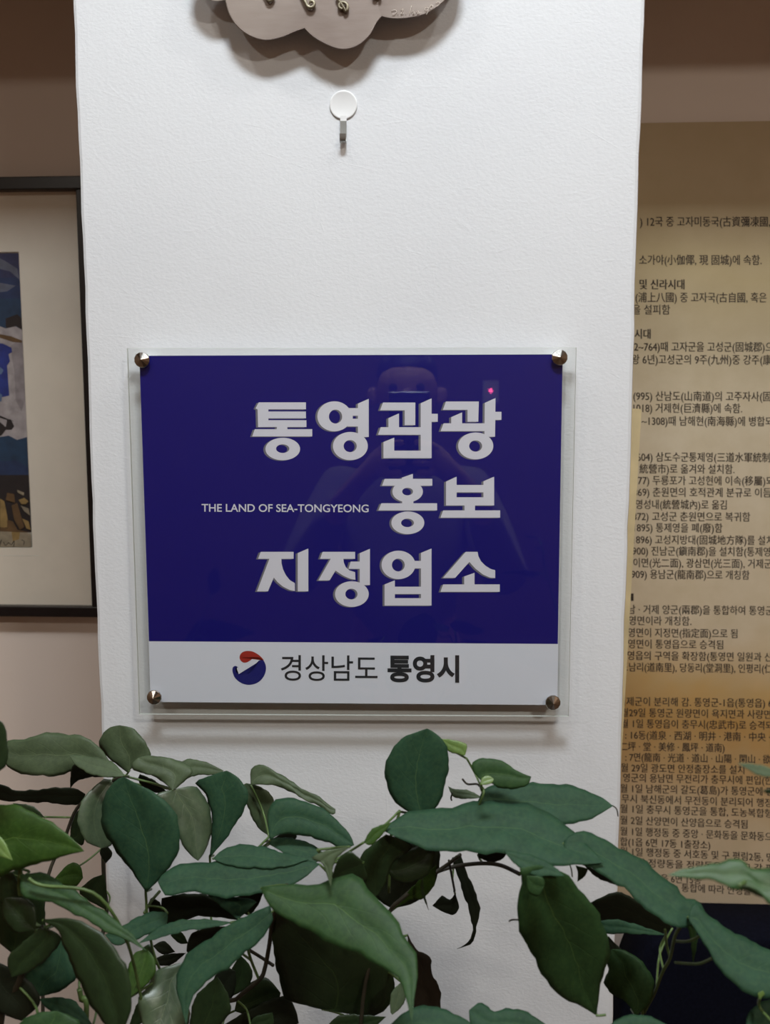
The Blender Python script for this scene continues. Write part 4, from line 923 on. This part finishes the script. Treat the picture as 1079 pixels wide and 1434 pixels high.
# each leaf's own stalk, from its base back to the nearest stem
SP = [p for pts, r, mt in STEMS if len(pts) > 4 or r > 0.0011 for p in catmull([px(u, v, -d) for u, v, d in pts], 6)]
for b0, _ in BASES:
    near = min(SP, key=lambda p: (p-b0).length+0.6*max(0, p.z-b0.z)+0.3*max(0, b0.y-p.y))
    if 0.004 < (near-b0).length < 0.085:
        mid = (near+b0)/2+Vector((0, 0.012, -0.006)); tube('stalk', catmull([b0, mid, near], 4), 0.0009, M['stem'], plant, 5)
def planter():
    bm = bmesh.new(); x0, x1, y0, y1, h = -0.44, 0.29, -0.33, -0.06, 0.84
    box_bm(bm, (x0, y0, 0), (x1, y1, h), 0.008, 2)
    f = [f for f in bm.faces if f.calc_center_median().z > h-1e-4]
    r = bmesh.ops.inset_region(bm, faces=f, thickness=0.014); 
    f = [f for f in bm.faces if f.calc_center_median().z > h-1e-4 and abs(f.calc_center_median().y-(y0+y1)/2) < 0.02 and abs(f.calc_center_median().x-(x0+x1)/2) < .02]
    e = bmesh.ops.extrude_face_region(bm, geom=f)
    for v in e['geom']:
        if isinstance(v, bmesh.types.BMVert): v.co.z -= 0.05
    bmesh.ops.delete(bm, geom=f, context='FACES')
    from_bm('planter_box', bm, M['planter'], plant)
    bm = bmesh.new(); bmesh.ops.create_grid(bm, x_segments=40, y_segments=16, size=1.0)
    rr = random.Random(2)
    for v in bm.verts: v.co = Vector((-0.075+v.co.x*0.345, -0.195+v.co.y*0.115, h-0.03+rr.uniform(-.004, .004)))
    o = from_bm('soil', bm, M['soil'], plant, True)
planter()

# ---------------------------------------------------------------- what the sign mirrors: the person taking the picture, and a red pilot light behind
M['skin'] = simple('skin', srgb(206, 160, 132), 0.55, nscale=60, namt=0.06)
M['hair'] = simple('dark_hair', srgb(34, 28, 26), 0.5, nscale=200, namt=0.3)
M['jacket'] = simple('grey_knit_jacket', srgb(150, 140, 132), 0.85, nscale=120, namt=0.15)
M['trousers'] = simple('dark_trousers', srgb(40, 42, 52), 0.85, nscale=120, namt=0.15)
M['shoe'] = simple('black_shoe_leather', srgb(30, 28, 28), 0.4)
M['phone'] = simple('black_phone_glass', srgb(22, 22, 26), 0.12)
M['phone_edge'] = simple('metal_phone_edge', (0.6, 0.6, 0.62, 1), 0.25, 1.0)
def skin(name, chains, mat, parent, levels=2):
    """chains of (x, y, z, radius) grown into one smooth skin; chains that share a first point are joined"""
    vs = []; es = []; rad = []; idx = {}
    for ch in chains:
        last = None
        for x, y, z, r in ch:
            k = (round(x, 4), round(y, 4), round(z, 4))
            if k not in idx: idx[k] = len(vs); vs.append((x, y, z)); rad.append(r)
            if last is not None: es.append((last, idx[k]))
            last = idx[k]
    me = bpy.data.meshes.new(name); me.from_pydata(vs, es, []); o = bpy.data.objects.new(name, me); COL.objects.link(o)
    s = o.modifiers.new('skin', 'SKIN'); s.use_smooth_shade = True
    for i, r in enumerate(rad): me.skin_vertices[0].data[i].radius = (r, r) if not isinstance(r, tuple) else r
    me.skin_vertices[0].data[0].use_root = True
    sub = o.modifiers.new('smooth', 'SUBSURF'); sub.levels = sub.render_levels = levels
    dg = bpy.context.evaluated_depsgraph_get(); dg.update(); m2 = bpy.data.meshes.new_from_object(o.evaluated_get(dg))
    bpy.data.objects.remove(o); m2.name = name
    m2.materials.clear(); return link(name, m2, mat, parent, True)
CX, CY, CZ = CP.x, CP.y, CP.z
ph = thing('phone', (CX-0.02, CY-0.009, CZ-0.02), 'black phone held upright in both hands, faintly mirrored in the blue sign', 'phone')
box('phone_body', (CX-0.058, CY-0.013, CZ-0.092), (CX+0.019, CY-0.006, CZ+0.062), M['phone'], ph, 0.003, 3)
box('phone_rim', (CX-0.0586, CY-0.0115, CZ-0.0926), (CX+0.0196, CY-0.0075, CZ+0.0626), M['phone_edge'], ph, 0.0015, 2)
def photographer():
    t = thing('person', (0.03, -1.25, 0), 'person in a grey knit jacket holding up a phone, faintly mirrored in the blue sign', 'person')
    pel = (0.03, -1.27, 0.95)
    def hand(sx, wr, palm, tip_dir):
        """wrist, palm and five curled fingers; sx: -1 the hand on the phone's left edge, +1 its right edge"""
        W_ = (*wr, 0.024); P_ = (*palm, (0.034, 0.018)); ch = [[W_, P_]]
        for k in range(4):
            z = palm[2]+0.030-0.019*k; L = (0.9, 1.0, 0.95, 0.78)[k]
            x0 = palm[0]-sx*0.006; y0 = palm[1]+0.012
            ch.append([P_, (x0-sx*0.012, y0+0.004, z, 0.0085), (x0-sx*(0.030*L), y0+0.0095, z+0.002, 0.008), (x0-sx*(0.050*L), y0+0.008, z+0.003, 0.007)])
        ch.append([P_, (palm[0]-sx*0.010, palm[1]-0.022, palm[2]+0.012, 0.010), (palm[0]-sx*0.030, palm[1]-0.026, palm[2]+0.034, 0.009), (palm[0]-sx*0.042, palm[1]-0.024, palm[2]+0.050, 0.008)])
        return ch
    lw, rw = (CX-0.150, CY-0.060, CZ-0.150), (CX+0.115, CY-0.060, CZ-0.150)
    lp, rp = (CX-0.078, CY-0.030, CZ-0.066), (CX+0.040, CY-0.030, CZ-0.066)
    body = [[(*pel, 0.12), (0.03, -1.26, 1.12, 0.115), (0.03, -1.24, 1.30, 0.12), (0.03, -1.23, 1.42, 0.075), (0.032, -1.215, 1.50, 0.052), (0.035, -1.20, 1.56, 0.062), (0.036, -1.195, 1.63, 0.082), (0.036, -1.20, 1.70, 0.070)],
            [(0.03, -1.24, 1.30, 0.12), (-0.14, -1.24, 1.39, 0.055), (-0.22, -1.10, 1.19, 0.042), (*lw, 0.024)], [(0.03, -1.24, 1.30, 0.12), (0.20, -1.24, 1.39, 0.055), (0.27, -1.10, 1.19, 0.042), (*rw, 0.024)],
            [(*pel, 0.12), (-0.07, -1.27, 0.86, 0.085), (-0.08, -1.25, 0.49, 0.055), (-0.08, -1.28, 0.10, 0.038)], [(*pel, 0.12), (0.13, -1.27, 0.86, 0.085), (0.14, -1.25, 0.49, 0.055), (0.14, -1.28, 0.10, 0.038)]]
    skin('body', body+hand(-1, lw, lp, 1)+hand(1, rw, rp, 1), M['skin'], t)
    def grow(ch, k): return [(x, y, z, r+k if not isinstance(r, tuple) else r) for x, y, z, r in ch]
    sl_ = lambda w, e: (e[0]+(w[0]-e[0])*0.9, e[1]+(w[1]-e[1])*0.9, e[2]+(w[2]-e[2])*0.9, 0.034)
    jk = [[(*pel, 0.135), (0.03, -1.26, 1.12, 0.13), (0.03, -1.24, 1.30, 0.135), (0.03, -1.23, 1.43, 0.085)],
          [(0.03, -1.24, 1.30, 0.135), (-0.14, -1.24, 1.39, 0.068), (-0.22, -1.10, 1.19, 0.056), sl_(lw, (-0.22, -1.10, 1.19))], [(0.03, -1.24, 1.30, 0.135), (0.20, -1.24, 1.39, 0.068), (0.27, -1.10, 1.19, 0.056), sl_(rw, (0.27, -1.10, 1.19))]]
    skin('jacket', jk, M['jacket'], t)
    skin('trousers', [[(0.03, -1.27, 0.97, 0.13), (-0.07, -1.27, 0.86, 0.098), (-0.08, -1.25, 0.49, 0.072), (-0.08, -1.28, 0.09, 0.058)], [(0.03, -1.27, 0.97, 0.13), (0.13, -1.27, 0.86, 0.098), (0.14, -1.25, 0.49, 0.072), (0.14, -1.28, 0.09, 0.058)]], M['trousers'], t)
    skin('hair', [[(0.036, -1.225, 1.60, 0.070), (0.036, -1.225, 1.67, 0.086), (0.036, -1.205, 1.735, 0.066)]], M['hair'], t)
    for sx in (-0.08, 0.14): skin('shoe', [[(sx, -1.31, 0.046, 0.042), (sx, -1.22, 0.040, 0.038), (sx, -1.12, 0.034, 0.032)]], M['shoe'], t)
    hx, hy, hz = 0.036, -1.20, 1.625        # the face, turned to the phone
    for s in (-1, 1):
        lathe('eye', [(0.0, 0.012), (0.008, 0.009), (0.011, 0.0), (0.0, -0.006)], (hx+s*0.031, hy+0.066, hz+0.012), (0, 1, 0), M['hair'], t, 16)
        skin('ear', [[(hx+s*0.080, hy-0.006, hz+0.018, (0.008, 0.014)), (hx+s*0.084, hy-0.008, hz-0.004, (0.008, 0.016)), (hx+s*0.078, hy-0.002, hz-0.026, (0.006, 0.009))]], M['skin'], t, 1)
    skin('nose', [[(hx, hy+0.072, hz+0.012, 0.009), (hx, hy+0.087, hz-0.012, 0.012), (hx, hy+0.082, hz-0.020, 0.011)]], M['skin'], t, 1)
    M['lip'] = simple('lips', srgb(170, 96, 88), 0.5)
    skin('mouth', [[(hx-0.022, hy+0.066, hz-0.045, 0.004), (hx, hy+0.073, hz-0.044, 0.007), (hx+0.022, hy+0.066, hz-0.045, 0.004)]], M['lip'], t, 1)
photographer()
def pilot():
    x, z = CX+0.0843*4.195, CZ+0.040*4.195
    t = thing('pilot_light', (x, RY0, z), 'small red pilot light on the opposite wall, mirrored as a pink dot in the sign', 'light')
    box('switch_plate', (x-0.04, RY0, z-0.06), (x+0.04, RY0+0.012, z+0.05), M['lamp_trim'], t, 0.003)
    m, nt, b = new_mat('red_pilot_glow'); b.inputs['Emission Color'].default_value = (1.0, 0.08, 0.25, 1); b.inputs['Emission Strength'].default_value = 30
    lathe('red_lens', [(0.0, 0.005), (0.006, 0.004), (0.011, 0.0)], (x, RY0+0.012, z), (0, 1, 0), m, t, 20)
pilot()
